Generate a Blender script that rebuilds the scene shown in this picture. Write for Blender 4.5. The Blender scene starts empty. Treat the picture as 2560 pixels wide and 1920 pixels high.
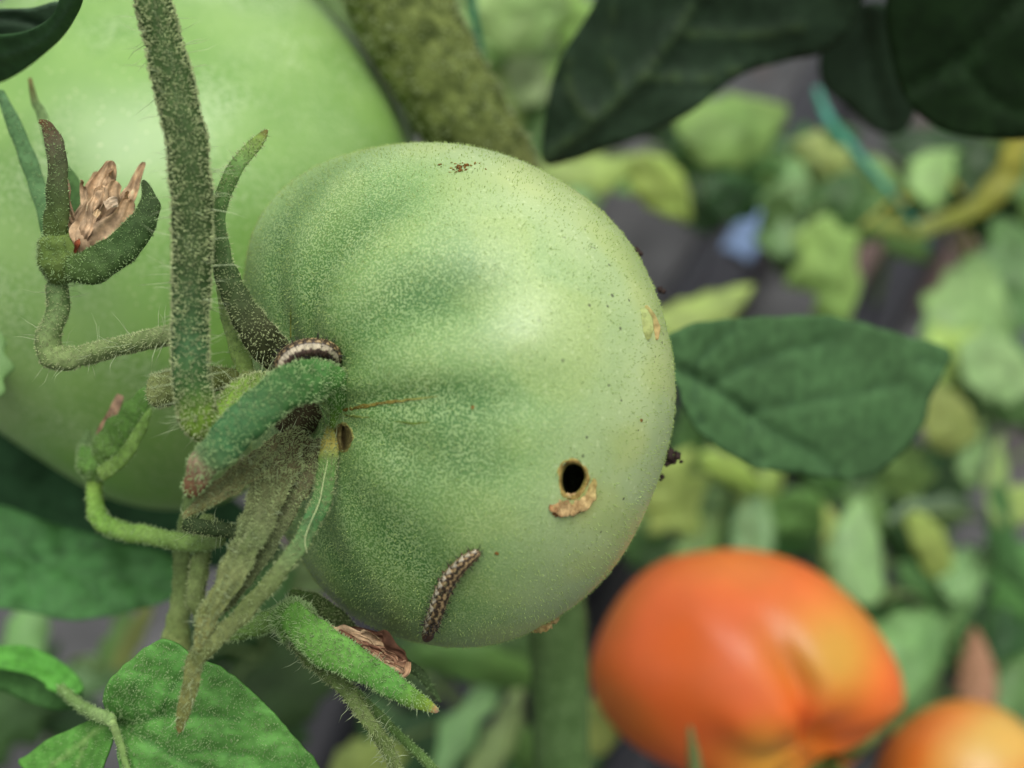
import bpy, math, random
import numpy as np
from mathutils import Vector
from mathutils.bvhtree import BVHTree
from mathutils.geometry import delaunay_2d_cdt

random.seed(7)
rng = np.random.default_rng(7)
scene = bpy.context.scene
COL = scene.collection

# ------------------------------------------------------------------ camera, sky, sun, exposure
PITCH = math.radians(42)
CAMH = 0.57
HF = math.radians(45)
CAM = np.array([0.0, 0.0, CAMH])
RIGHT = np.array([1.0, 0, 0])
UP = np.array([0, math.sin(PITCH), math.cos(PITCH)])
FWD = np.array([0, math.cos(PITCH), -math.sin(PITCH)])
K = 2 * math.tan(HF / 2) / 2560          # metres per photo pixel per metre of depth

cd = bpy.data.cameras.new('camera')
cam = bpy.data.objects.new('camera', cd)
COL.objects.link(cam)
cam.location = CAM
cam.rotation_euler = (math.pi / 2 - PITCH, 0, 0)
cd.sensor_width = 36
cd.lens = 18 / math.tan(HF / 2)
cd.clip_start = 0.01
cd.clip_end = 200
cd.dof.use_dof = True
cd.dof.focus_distance = 0.180
cd.dof.aperture_fstop = 10.0
scene.camera = cam

SUN_EL, SUN_AZ = math.radians(80), math.radians(140)
world = bpy.data.worlds.new('World')
scene.world = world
world.use_nodes = True
wn = world.node_tree
wn.nodes.clear()
sky = wn.nodes.new('ShaderNodeTexSky')
sky.sky_type = 'NISHITA'
sky.sun_disc = False
sky.sun_elevation = SUN_EL
sky.sun_rotation = SUN_AZ
sky.air_density = 1.0
sky.dust_density = 4.0
hs = wn.nodes.new('ShaderNodeHueSaturation')
hs.inputs['Saturation'].default_value = 0.15
bg = wn.nodes.new('ShaderNodeBackground')
bg.inputs['Strength'].default_value = 0.11
wo = wn.nodes.new('ShaderNodeOutputWorld')
wn.links.new(sky.outputs[0], hs.inputs['Color'])
wn.links.new(hs.outputs[0], bg.inputs[0])
wn.links.new(bg.outputs[0], wo.inputs[0])

sd = bpy.data.lights.new('sun', 'SUN')
sun = bpy.data.objects.new('sun', sd)
COL.objects.link(sun)
sd.energy = 1.4
sd.angle = math.radians(40)
sd.color = (1.0, 0.97, 0.92)
sdir = Vector((math.sin(SUN_AZ) * math.cos(SUN_EL), math.cos(SUN_AZ) * math.cos(SUN_EL), math.sin(SUN_EL)))
sun.rotation_euler = sdir.to_track_quat('Z', 'Y').to_euler()

vs = scene.view_settings
vs.view_transform = 'Standard'
vs.look = 'None'
vs.gamma = 1
vs.use_curve_mapping = False
vs.exposure = 0.55
scene.render.engine = 'CYCLES'
scene.cycles.use_denoising = True
scene.cycles.max_bounces = 8
scene.cycles.diffuse_bounces = 4
scene.cycles.glossy_bounces = 2
scene.cycles.transmission_bounces = 3


# ------------------------------------------------------------------ helpers
def P(u, v, d):
    """point seen at photo pixel (u, v), d millimetres in front of the lens"""
    d = d / 1000.0
    return CAM + FWD * d + RIGHT * ((u - 1280) * K * d) + UP * ((960 - v) * K * d)


def px(d):
    return K * d / 1000.0


def project(V):
    q = np.asarray(V) - CAM
    z = q @ FWD
    return np.stack([1280 + (q @ RIGHT) / (K * z), 960 - (q @ UP) / (K * z), z * 1000], -1)


def norm(a):
    return a / np.maximum(np.linalg.norm(a, axis=-1, keepdims=True), 1e-12)


def catmull(p, n):
    p = np.asarray(p, float)
    if len(p) < 3:
        t = np.linspace(0, 1, n)[:, None]
        return p[0] * (1 - t) + p[-1] * t
    q = np.vstack([2 * p[0] - p[1], p, 2 * p[-1] - p[-2]])
    out = []
    for s in np.linspace(0, len(p) - 1 - 1e-9, n):
        i = int(s); t = s - i
        a, b, c, d = q[i], q[i + 1], q[i + 2], q[i + 3]
        out.append(0.5 * (2 * b + (c - a) * t + (2 * a - 5 * b + 4 * c - d) * t * t + (3 * b - a - 3 * c + d) * t ** 3))
    return np.array(out)


class VN:
    """smooth vector-valued noise from random sines"""
    def __init__(s, seed, n=9):
        r = np.random.default_rng(seed)
        s.k = norm(r.normal(size=(n, 3))) * r.uniform(.6, 1.7, (n, 1))
        s.ph = r.uniform(0, 6.28, (n, 3))
        s.n = n

    def __call__(s, V, freq):
        a = (V * freq * 6.28) @ s.k.T
        return np.stack([np.sin(a + s.ph[:, c]).sum(1) for c in range(3)], -1) / math.sqrt(s.n) * 1.2


def mk(name, V, F, mat, parent=None, tint=None, smooth=True, kind=None, attrs=None, loc=None):
    V = np.asarray(V, float)
    org = np.array(parent.matrix_world.translation if parent and parent.parent is None else (0, 0, 0))
    if parent is not None:
        org = np.array(ORG[parent.name])
    elif loc is not None:
        org = np.asarray(loc, float)
    else:
        org = V.mean(0)
    me = bpy.data.meshes.new(name)
    if not isinstance(F, list) or (F and not isinstance(F[0], np.ndarray)):
        F = [np.array(F)]
    F = [f for f in F if len(f)]
    idx = np.concatenate([f.ravel() for f in F]).astype(np.int32)
    sizes = np.concatenate([np.full(len(f), f.shape[1]) for f in F])
    starts = np.concatenate([[0], np.cumsum(sizes)[:-1]]).astype(np.int32)
    me.vertices.add(len(V)); me.vertices.foreach_set('co', (V - org).astype(np.float32).ravel())
    me.loops.add(len(idx)); me.loops.foreach_set('vertex_index', idx)
    me.polygons.add(len(sizes)); me.polygons.foreach_set('loop_start', starts)
    me.update(calc_edges=True)
    me.validate()
    if smooth:
        me.polygons.foreach_set('use_smooth', np.ones(len(me.polygons), bool))
    if tint is not None:
        t = np.ones((len(V), 4), np.float32); t[:, :3] = tint
        a = me.attributes.new('tint', 'FLOAT_COLOR', 'POINT'); a.data.foreach_set('color', t.ravel())
    for k, val in (attrs or {}).items():
        a = me.attributes.new(k, 'FLOAT', 'POINT'); a.data.foreach_set('value', np.asarray(val, np.float32))
    me.materials.append(mat)
    o = bpy.data.objects.new(name, me)
    COL.objects.link(o)
    if parent is not None:
        o.parent = parent
    else:
        o.location = org
    ORG[o.name] = tuple(org)
    if kind:
        o['kind'] = kind
    return o


ORG = {}


def thing(name, label, cat, at, group=None):
    o = bpy.data.objects.new(name, None)
    COL.objects.link(o)
    o.empty_display_size = 0.01
    o.location = at
    ORG[o.name] = tuple(at)
    o['label'] = label; o['category'] = cat
    if group: o['group'] = group
    return o


def tag(o, label, cat, group=None):
    o['label'] = label; o['category'] = cat
    if group: o['group'] = group
    return o


def ramp(cols, t):
    """piecewise linear colour along t"""
    ts = [c[0] for c in cols]
    return np.stack([np.interp(t, ts, [c[1][i] for c in cols]) for i in range(3)], -1)


def sweep(pts, widths, thick=1.0, seg=14, n=60, face=None, twist=0.0, rough=0.0, rfreq=150, seed=1, blunt=0.25,
          cup=0.0, power=1.0, pleat=0.0, pfreq=3):
    """tube / strap along (u,v,d) pixels; widths in photo pixels at that depth; thick = thickness / width (or list)"""
    pts = np.asarray(pts, float)
    c = catmull(np.array([P(*p) for p in pts]), n)
    ww = np.array([w * px(p[2]) / 2 for w, p in zip(widths, pts)])
    s = np.linspace(0, 1, n)
    ks = np.linspace(0, 1, len(pts))
    r = np.interp(s, ks, ww)
    th = np.interp(s, np.linspace(0, 1, len(np.atleast_1d(thick))), np.atleast_1d(thick))
    T = norm(np.gradient(c, axis=0))
    face_v = -FWD if face is None else np.asarray(face, float)
    Nn = norm(face_v - T * (T @ face_v)[:, None])
    S = np.cross(T, Nn)
    if twist:
        a = twist * s
        Nn, S = Nn * np.cos(a)[:, None] + S * np.sin(a)[:, None], S * np.cos(a)[:, None] - Nn * np.sin(a)[:, None]
    e = np.ones(n)
    k = max(2, int(n * 0.04))
    e[:k] = np.sqrt(np.clip(1 - (1 - (np.arange(k) + .35) / k) ** 2, 0, 1))
    e[-k:] = e[:k][::-1]
    r = r * (1 - blunt + blunt * e) * np.where((np.arange(n) < k) | (np.arange(n) >= n - k), e, 1)
    ph = np.linspace(0, 2 * np.pi, seg, endpoint=False)
    ca, sa = np.cos(ph), np.sin(ph)
    if power != 1.0:
        ca = np.sign(ca) * np.abs(ca) ** power; sa = np.sign(sa) * np.abs(sa) ** power
    V = (c[:, None] + S[:, None] * (r[:, None] * ca)[..., None]
         + Nn[:, None] * ((r * th)[:, None] * sa + cup * r[:, None] * (np.cos(ph) ** 2 - .5))[..., None])
    if pleat:
        V = V + Nn[:, None] * (pleat * r[:, None] * np.sin(pfreq * np.pi * np.cos(ph)[None] + 7 * s[:, None] + seed) * np.clip(s * 3, .2, 1)[:, None])[..., None]
    if rough:
        vn = VN(seed)
        V = V + vn(V.reshape(-1, 3), rfreq).reshape(V.shape) * (rough * r[:, None, None])
    V = np.concatenate([V.reshape(-1, 3), c[:1], c[-1:]])
    tt = np.concatenate([np.repeat(s, seg), [0, 1]])
    pp = np.concatenate([np.tile(ph, n), [0, 0]])
    i = np.arange(n - 1)[:, None] * seg; j = np.arange(seg)[None]; j2 = (j + 1) % seg
    Q = np.stack([i + j, i + seg + j, i + seg + j2, i + j2], -1).reshape(-1, 4)
    jj = np.arange(seg); j2 = (jj + 1) % seg
    A = np.stack([np.full(seg, n * seg), jj, j2], -1)
    b0 = (n - 1) * seg
    B = np.stack([np.full(seg, n * seg + 1), b0 + j2, b0 + jj], -1)
    return V, [Q, np.concatenate([A, B])], tt, pp


def tris(F):
    out = []
    for f in F:
        if f.shape[1] == 3: out.append(f)
        else: out += [f[:, [0, 1, 2]], f[:, [0, 2, 3]]]
    return np.concatenate(out)


def fuzz(V, F, n, length, rad, seed=1, lean=0.5, bend=0.5, keep=None, gravity=0.0, blunt=0.55):
    """n tapering hairs rooted on a mesh: 3-sided, two joints"""
    r = np.random.default_rng(seed)
    T = tris(F)
    a, b, c = V[T[:, 0]], V[T[:, 1]], V[T[:, 2]]
    nn = np.cross(b - a, c - a)
    ar = np.linalg.norm(nn, axis=1)
    w = ar.copy()
    if keep is not None:
        w = w * keep((a + b + c) / 3)
    w = w / w.sum()
    t = r.choice(len(T), n, p=w)
    x, y = r.random((2, n)); fl = x + y > 1; x[fl] = 1 - x[fl]; y[fl] = 1 - y[fl]
    base = a[t] + (b - a)[t] * x[:, None] + (c - a)[t] * y[:, None]
    N_ = norm(nn[t])
    side = norm(np.cross(N_, r.normal(size=(n, 3))))
    side2 = np.cross(N_, side)
    L = r.uniform(length[0], length[1], n)[:, None]
    R0 = r.uniform(rad * .7, rad * 1.2, n)[:, None] * 1.0
    d0 = norm(N_ + side * lean * r.uniform(0, 1, (n, 1)))
    mid = base + d0 * L * .55
    tip = mid + norm(d0 + side2 * r.uniform(-bend, bend, (n, 1)) + side * r.uniform(-bend, bend, (n, 1)) + np.array([0, 0, -gravity])) * L * .45
    base = base - N_ * R0 * .6
    ax = norm(np.cross(d0, r.normal(size=(n, 3)))); ay = np.cross(d0, ax)
    vs_ = []
    for (cen, k) in ((base, 1.0), (mid, .5 + .5 * blunt)):
        for q in range(3):
            g = q * 2.0944
            vs_.append(cen + (ax * math.cos(g) + ay * math.sin(g)) * R0 * k)
    vs_.append(tip)
    VV = np.stack(vs_, 1)
    o = np.arange(n)[:, None] * 7
    Q = np.concatenate([o + np.array([[q, (q + 1) % 3, 3 + (q + 1) % 3, 3 + q]]) for q in range(3)])
    Tt = np.concatenate([o + np.array([[3 + q, 3 + (q + 1) % 3, 6]]) for q in range(3)])
    return VV.reshape(-1, 3), [Q, Tt]


# ------------------------------------------------------------------ materials
def newmat(name):
    m = bpy.data.materials.new(name); m.use_nodes = True
    nt = m.node_tree; nt.nodes.clear()
    out = nt.nodes.new('ShaderNodeOutputMaterial')
    bs = nt.nodes.new('ShaderNodeBsdfPrincipled')
    nt.links.new(bs.outputs[0], out.inputs[0])
    return m, nt, bs, out


def nd(nt, typ, ins=None, **kw):
    n = nt.nodes.new(typ)
    for k, v in kw.items(): setattr(n, k, v)
    for k, v in (ins or {}).items():
        if isinstance(v, bpy.types.NodeSocket): nt.links.new(v, n.inputs[k])
        else: n.inputs[k].default_value = v
    return n


def noise(nt, co, scale, detail=2, rough=.5, dist=0.0):
    return nd(nt, 'ShaderNodeTexNoise', {'Vector': co, 'Scale': scale, 'Detail': detail, 'Roughness': rough, 'Distortion': dist}).outputs[0]


def maprange(nt, v, a, b, c=0.0, d=1.0, smooth=True):
    return nd(nt, 'ShaderNodeMapRange', {0: v, 1: a, 2: b, 3: c, 4: d}, interpolation_type='SMOOTHSTEP' if smooth else 'LINEAR').outputs[0]


def mixc(nt, f, a, b, mode='MIX'):
    n = nt.nodes.new('ShaderNodeMix'); n.data_type = 'RGBA'; n.blend_type = mode
    for s, v in ((0, f), (6, a), (7, b)):
        if isinstance(v, bpy.types.NodeSocket): nt.links.new(v, n.inputs[s])
        else: n.inputs[s].default_value = (*v, 1) if isinstance(v, tuple) and len(v) == 3 else v
    return n.outputs[2]


def math_(nt, op, a, b=0.0):
    return nd(nt, 'ShaderNodeMath', {0: a, 1: b}, operation=op).outputs[0]


def plant(name, lo=(0.75, 0.8, 0.7), hi=(1.2, 1.15, 1.2), scale=180, bscale=1500, bump=0.3, rough=.5, sss=0.0, trans=0.0, spec=.4,
          bdist=0.00012, sheen=0.0, fine=1200):
    """colour = 'tint' attribute x mottling; relief from fine noise"""
    m, nt, bs, out = newmat(name)
    co = nd(nt, 'ShaderNodeTexCoord').outputs['Object']
    at = nd(nt, 'ShaderNodeAttribute', attribute_name='tint').outputs['Color']
    n1 = maprange(nt, noise(nt, co, scale, 4, .6), .3, .7)
    n2 = maprange(nt, noise(nt, co, fine, 2, .6), .3, .7, .82, 1.18)
    c = mixc(nt, 1.0, at, mixc(nt, n1, lo, hi), 'MULTIPLY')
    cv = nd(nt, 'ShaderNodeHueSaturation', {'Color': c, 'Value': n2}).outputs[0]
    nt.links.new(cv, bs.inputs['Base Color'])
    bs.inputs['Roughness'].default_value = rough
    bs.inputs['Specular IOR Level'].default_value = spec
    if sss:
        bs.inputs['Subsurface Weight'].default_value = sss
        bs.inputs['Subsurface Radius'].default_value = (1.0, 1.2, .4)
        bs.inputs['Subsurface Scale'].default_value = 0.0015
    if sheen:
        bs.inputs['Sheen Weight'].default_value = sheen
    bm = nd(nt, 'ShaderNodeBump', {'Height': noise(nt, co, bscale, 3, .6), 'Strength': bump, 'Distance': bdist})
    nt.links.new(bm.outputs[0], bs.inputs['Normal'])
    if trans:
        tr = nd(nt, 'ShaderNodeBsdfTranslucent', {'Color': mixc(nt, 1.0, cv, (1.25, 1.25, .6), 'MULTIPLY')})
        mx = nd(nt, 'ShaderNodeMixShader', {0: trans, 1: bs.outputs[0], 2: tr.outputs[0]})
        nt.links.new(mx.outputs[0], out.inputs[0])
    return m


def flat(name, col, rough=.6, spec=.3, var=.25, scale=600, trans=0.0):
    m, nt, bs, out = newmat(name)
    co = nd(nt, 'ShaderNodeTexCoord').outputs['Object']
    n1 = noise(nt, co, scale, 3, .6)
    c = mixc(nt, maprange(nt, n1, .3, .7), tuple(x * (1 - var) for x in col), tuple(x * (1 + var) for x in col))
    nt.links.new(c, bs.inputs['Base Color'])
    bs.inputs['Roughness'].default_value = rough
    bs.inputs['Specular IOR Level'].default_value = spec
    if trans:
        tr = nd(nt, 'ShaderNodeBsdfTranslucent', {'Color': c})
        mx = nd(nt, 'ShaderNodeMixShader', {0: trans, 1: bs.outputs[0], 2: tr.outputs[0]})
        nt.links.new(mx.outputs[0], out.inputs[0])
    return m


def tomato_mat(name, fleck=True, rough=.42, speck=True, fl_scale=3500, fl_col=(0.42, 0.57, 0.24), sss=.25, mott=60, coat=.38):
    m, nt, bs, out = newmat(name)
    co = nd(nt, 'ShaderNodeTexCoord').outputs['Object']
    at = nd(nt, 'ShaderNodeAttribute', attribute_name='tint').outputs['Color']
    mo = maprange(nt, noise(nt, co, mott, 4, .55), .3, .7)
    c = mixc(nt, 1.0, at, mixc(nt, mo, (.86, .9, .84), (1.12, 1.08, 1.14)), 'MULTIPLY')
    h = noise(nt, co, fl_scale * .5, 2)
    if fleck:
        fm = nd(nt, 'ShaderNodeAttribute', attribute_name='fleck').outputs['Fac']
        big = maprange(nt, noise(nt, co, 160, 2), .3, .65, .55, 1.0)
        w = noise(nt, co, fl_scale, 0.0, .5, .35)
        worm = maprange(nt, w, .49, .57)
        amt = math_(nt, 'MULTIPLY', math_(nt, 'MULTIPLY', worm, fm), big)
        gap = math_(nt, 'MULTIPLY', math_(nt, 'SUBTRACT', 1.0, worm), fm)
        c = mixc(nt, math_(nt, 'MULTIPLY', gap, .42), c, mixc(nt, 1.0, c, (.42, .62, .42), 'MULTIPLY'))
        c = mixc(nt, math_(nt, 'MULTIPLY', amt, .55), c, fl_col)
        # sparse pale dots where the flecks thin out
        v = nd(nt, 'ShaderNodeTexVoronoi', {'Vector': co, 'Scale': 620.0}, feature='F1').outputs['Distance']
        dot = math_(nt, 'MULTIPLY', maprange(nt, v, .22, .12), math_(nt, 'SUBTRACT', 1.0, fm))
        c = mixc(nt, math_(nt, 'MULTIPLY', dot, .35), c, (.62, .72, .4))
        h = math_(nt, 'ADD', math_(nt, 'MULTIPLY', amt, 1.0), math_(nt, 'MULTIPLY', h, .25))
    if speck:
        sm = nd(nt, 'ShaderNodeAttribute', attribute_name='speck').outputs['Fac']
        v = nd(nt, 'ShaderNodeTexVoronoi', {'Vector': co, 'Scale': 560.0}, feature='F1')
        sz = maprange(nt, v.outputs['Color'], .3, 1.0, 0.05, .19, False)
        d = math_(nt, 'LESS_THAN', v.outputs['Distance'], sz)
        reg = maprange(nt, noise(nt, co, 110, 3, .6), .40, .55)
        c = mixc(nt, math_(nt, 'MULTIPLY', math_(nt, 'MULTIPLY', d, sm), math_(nt, 'MULTIPLY', reg, .85)), c, (.035, .04, .012))
    nt.links.new(c, bs.inputs['Base Color'])
    bs.inputs['Roughness'].default_value = rough
    bs.inputs['Specular IOR Level'].default_value = .5
    bs.inputs['Coat Weight'].default_value = coat
    bs.inputs['Coat Roughness'].default_value = .48
    bs.inputs['Coat IOR'].default_value = 1.6
    bs.inputs['Subsurface Weight'].default_value = sss
    bs.inputs['Subsurface Radius'].default_value = (1.0, 1.0, .35)
    bs.inputs['Subsurface Scale'].default_value = 0.002
    bm = nd(nt, 'ShaderNodeBump', {'Height': h, 'Strength': .55, 'Distance': .00012})
    nt.links.new(bm.outputs[0], bs.inputs['Normal'])
    return m


M = {}
M['green_tomato'] = tomato_mat('green_tomato_skin')
M['back_tomato'] = tomato_mat('back_tomato_skin', rough=.38, speck=False, fl_scale=1300, fl_col=(.5, .62, .36))
M['orange_tomato'] = tomato_mat('orange_tomato_skin', fleck=False, speck=False, rough=.42, sss=.2, mott=25, coat=.22)
M['skin'] = plant('fuzzy_green_skin', bump=.5, rough=.7, spec=.15)
M['leaf'] = plant('leaf_blade', lo=(.86, .9, .84), hi=(1.14, 1.08, 1.1), bump=.45, bscale=900, bdist=.0003, rough=.62, spec=.2, trans=.25, scale=60, fine=500)
M['leaf_dark'] = plant('dark_leaf_blade', lo=(.85, .88, .85), hi=(1.12, 1.1, 1.1), bump=.25, bscale=500, bdist=.0002, rough=.62, trans=.06, scale=40, fine=300, spec=.18)
M['leaf_far'] = plant('pale_leaf_blade', lo=(.85, .9, .82), hi=(1.12, 1.08, 1.06), bump=.15, bscale=200, bdist=.0004, rough=.5, trans=.3, scale=25, fine=90)
M['dry'] = plant('dried_petal', lo=(.72, .68, .62), hi=(1.15, 1.12, 1.08), scale=350, bscale=1800, bump=.8, rough=.75, trans=.15, spec=.15)
M['cat'] = plant('caterpillar_skin', lo=(.9, .9, .9), hi=(1.08, 1.08, 1.08), scale=900, bscale=4000, bump=.5, rough=.5, bdist=.00006)
M['fuzz_pale'] = flat('pale_hairs', (.48, .56, .27), trans=.2)
M['fuzz_green'] = flat('green_hairs', (.36, .52, .22), trans=.2)
M['fuzz_olive'] = flat('olive_hairs', (.35, .43, .19), trans=.2)
M['fuzz_skin'] = flat('tomato_hairs', (.40, .53, .18), trans=.2)
M['hair_long'] = flat('long_hairs', (.55, .66, .38), trans=.3)
M['black'] = flat('black_bristle', (.012, .009, .007), rough=.4, spec=.5)
M['crumb'] = flat('dark_crumb', (.028, .016, .012), rough=.8)
M['cork'] = plant('corky_scar', lo=(.6, .5, .4), hi=(1.25, 1.2, 1.1), scale=900, fine=2500, bscale=2500, bump=1.0, rough=.8, spec=.15)

M['stem_rough'] = plant('mottled_stem_skin', lo=(.42, .46, .38), hi=(1.5, 1.45, 1.4), scale=260, bscale=500, bump=.8, bdist=.0005, rough=.75, spec=.1)
G_DARK = (.045, .085, .025)
OLIVE = (.12, .13, .05)


# ------------------------------------------------------------------ ground
def ground():
    m, nt, bs, out = newmat('woven_ground_fabric')
    co = nd(nt, 'ShaderNodeTexCoord').outputs['Object']
    wv = nd(nt, 'ShaderNodeTexWave', {'Vector': co, 'Scale': 160.0, 'Distortion': .6}, bands_direction='X').outputs[0]
    wv2 = nd(nt, 'ShaderNodeTexWave', {'Vector': co, 'Scale': 160.0, 'Distortion': .6}, bands_direction='Y').outputs[0]
    n = maprange(nt, noise(nt, co, 9, 5, .6), .35, .7)
    c = mixc(nt, n, (.023, .024, .024), (.097, .098, .097))
    n2 = maprange(nt, noise(nt, co, 4, 4, .6, .8), .56, .66)
    c = mixc(nt, n2, c, (.11, .07, .055))
    nt.links.new(c, bs.inputs['Base Color'])
    bs.inputs['Roughness'].default_value = .45
    bm = nd(nt, 'ShaderNodeBump', {'Height': math_(nt, 'ADD', wv, wv2), 'Strength': .5, 'Distance': .0006})
    nt.links.new(bm.outputs[0], bs.inputs['Normal'])
    # fine sheet near the plants, coarse to the horizon, one mesh
    xs = np.concatenate([[-60, -15, -4], np.linspace(-1.6, 1.6, 110), [4, 15, 60]])
    ys = np.concatenate([[-60, -15, -4], np.linspace(-.8, 2.8, 130), [6, 15, 60]])
    X, Y = np.meshgrid(xs, ys, indexing='ij')
    V = np.stack([X, Y, 0 * X], -1).reshape(-1, 3)
    vn = VN(5); vn2 = VN(6)
    near = np.exp(-(np.maximum(np.abs(V[:, 0]) - 1.2, 0) ** 2 + np.maximum(np.abs(V[:, 1] - 1) - 1.4, 0) ** 2) / .1)
    V[:, 2] = (vn(V, 1.6)[:, 0] * .012 + vn2(V * np.array([2.2, .8, 1]), 4)[:, 0] * .006) * near - .01
    nx, ny = len(xs), len(ys)
    i = np.arange(nx - 1)[:, None] * ny + np.arange(ny - 1)[None]
    Q = np.stack([i, i + ny, i + ny + 1, i + 1], -1).reshape(-1, 4)
    mk('ground', V, [Q], m, kind='structure', loc=(0, 0, 0))


ground()


# ------------------------------------------------------------------ tomatoes
def tomato_shape(cen, axis_cam, R, a, cavity=(.16, .30), valleys=(), nphi=420, nt=260, lob=.012, seed=1, blossom=.03, rib=1.0):
    """cen world; axis_cam = stem axis in camera frame (right, up, towards lens); valleys = [(azimuth deg, width deg, depth)]"""
    ax = norm(np.array(axis_cam, float))
    B = np.stack([RIGHT, UP, -FWD])
    up = np.array([0, 1.0, 0])
    ydir = norm(up - ax * (ax @ up)); xdir = np.cross(ydir, ax)
    t = np.linspace(0, np.pi, nt) ** 1.0
    ph = np.linspace(-np.pi, np.pi, nphi, endpoint=False)
    Tm, Ph = np.meshgrid(t, ph, indexing='ij')
    val = np.zeros_like(Ph)
    for (az, w, dep) in valleys:
        dd = (np.degrees(Ph) - az + 180) % 360 - 180
        val += dep * np.exp(-(dd / w) ** 2)
    s, c = np.sin(Tm), np.cos(Tm)
    shoulder = np.exp(-((Tm - .62) / .52) ** 2)
    r = R * np.abs(s) ** .92 * np.sign(s)
    z = a * np.sign(c) * np.abs(c) ** .95
    z = z - a * cavity[0] * 2.2 * np.exp(-(Tm / cavity[1]) ** 2) + a * blossom * 2 * np.exp(-((np.pi - Tm) / .3) ** 2)
    vn = VN(seed)
    pt = np.stack([s * np.cos(Ph), s * np.sin(Ph), c], -1).reshape(-1, 3)
    k = 1 + lob * vn(pt, .22)[:, 0].reshape(Tm.shape) + .003 * vn(pt, .9)[:, 1].reshape(Tm.shape)
    k = k - val * rib * (shoulder * .9 + .10 * s ** 2)
    r, z = r * k, z * (1 - .9 * rib * val * shoulder) * (k * .5 + .5)
    loc = (r * np.cos(Ph))[..., None] * xdir + (r * np.sin(Ph))[..., None] * ydir + z[..., None] * ax
    V = cen + loc.reshape(-1, 3) @ B
    i = np.arange(nt - 1)[:, None] * nphi; j = np.arange(nphi)[None]; j2 = (j + 1) % nphi
    Q = np.stack([i + j, i + nphi + j, i + nphi + j2, i + j2], -1).reshape(-1, 4)
    return V, Q, Tm.ravel(), Ph.ravel(), (val * 1.0).ravel()


def fit_outline(V, cen_px, target):
    """reshape the fruit round its own centre so that its outline is as lop-sided as the real one"""
    q = project(V)
    cx, cy = cen_px
    an = np.arctan2(-(q[:, 1] - cy), q[:, 0] - cx); rr = np.hypot(q[:, 0] - cx, q[:, 1] - cy)
    nb = 72
    b = ((an + np.pi) / (2 * np.pi) * nb).astype(int) % nb
    cur = np.array([rr[b == i].max() for i in range(nb)])
    ang = (np.arange(nb) + .5) / nb * 2 * np.pi - np.pi
    tp = np.array(target, float)
    ta = np.arctan2(-(tp[:, 1] - cy), tp[:, 0] - cx); tr = np.hypot(tp[:, 0] - cx, tp[:, 1] - cy)
    o = np.argsort(ta)
    tr_ = np.interp(ang, ta[o], tr[o], period=2 * np.pi)
    f = tr_ / cur
    kern = np.array([1, 2, 3, 2, 1]) / 9
    f = np.convolve(np.concatenate([f[-2:], f, f[:2]]), kern, 'valid')
    fac = np.interp(an, ang, f, period=2 * np.pi)
    soft = np.clip(rr / (np.interp(an, ang, cur, period=2 * np.pi) * .55), 0, 1)
    soft = soft * soft * (3 - 2 * soft)
    fac = 1 + (fac - 1) * soft
    cen = P(cx, cy, np.mean([q[:, 2].min(), q[:, 2].max()]))
    rel = V - cen
    dep = rel @ FWD
    lat = rel - dep[:, None] * FWD
    return cen + lat * fac[:, None] + dep[:, None] * FWD


CEN = (1150, 990)
TC = P(1150, 990, 200)
OUT = [(607, 640), (640, 545), (700, 478), (770, 425), (850, 388), (970, 360), (1090, 354), (1200, 366), (1300, 398), (1400, 448), (1480, 505),
       (1550, 570), (1605, 650), (1645, 740), (1672, 840), (1688, 950), (1682, 1060), (1662, 1150), (1620, 1270), (1560, 1390), (1490, 1475),
       (1420, 1528), (1330, 1582), (1240, 1610), (1150, 1620), (1050, 1608), (950, 1578), (870, 1535), (800, 1475), (745, 1395), (700, 1320),
       (660, 1230), (630, 1120), (612, 1000), (600, 880), (598, 760)]
u0 = px(200)
V, Q, Tm, Ph, VAL = tomato_shape(TC, (-.76, -.04, .65), 628 * u0, 480 * u0, cavity=(.07, .26),
                                 valleys=[(2, 7, .055), (-13, 10, .035), (31, 10, .05), (64, 11, .045), (98, 12, .04), (140, 14, .05), (-50, 14, .035),
                                          (-85, 12, .04), (-125, 14, .05), (175, 14, .05)], seed=3, rib=.6)
V = fit_outline(V, CEN, OUT)
V = fit_outline(V, CEN, OUT)
BV = BVHTree.FromPolygons([tuple(x) for x in V], [tuple(x) for x in Q])


def hit(u, v, lift=0.0, bvh=None):
    d = norm(P(u, v, 100) - CAM)
    loc, nrm, _, _ = (bvh or BV).ray_cast(Vector(CAM), Vector(d))
    if loc is None:
        loc, nrm, _, _ = (bvh or BV).find_nearest(Vector(P(u, v, 203)))
    n_ = np.array(nrm)
    if n_ @ d > 0: n_ = -n_
    return np.array(loc) + n_ * lift, n_


vn = VN(11)
ws = vn(V - TC, 28)[:, 0]; ws2 = vn(V - TC, 70)[:, 1]
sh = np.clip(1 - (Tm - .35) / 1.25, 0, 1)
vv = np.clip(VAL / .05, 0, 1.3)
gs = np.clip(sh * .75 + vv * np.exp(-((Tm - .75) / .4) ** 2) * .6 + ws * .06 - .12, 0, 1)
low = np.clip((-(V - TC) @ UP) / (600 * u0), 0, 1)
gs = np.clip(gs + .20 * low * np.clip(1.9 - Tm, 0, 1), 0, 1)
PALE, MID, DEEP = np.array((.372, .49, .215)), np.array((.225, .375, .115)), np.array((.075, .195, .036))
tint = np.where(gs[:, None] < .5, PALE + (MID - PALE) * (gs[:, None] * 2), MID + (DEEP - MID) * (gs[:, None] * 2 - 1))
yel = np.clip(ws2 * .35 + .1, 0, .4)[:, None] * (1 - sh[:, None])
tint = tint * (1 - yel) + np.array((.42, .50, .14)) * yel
_q = project(V)
_e = np.hypot((_q[:, 0] - 1432) / 33, (_q[:, 1] - 1207) / 44)
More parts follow.
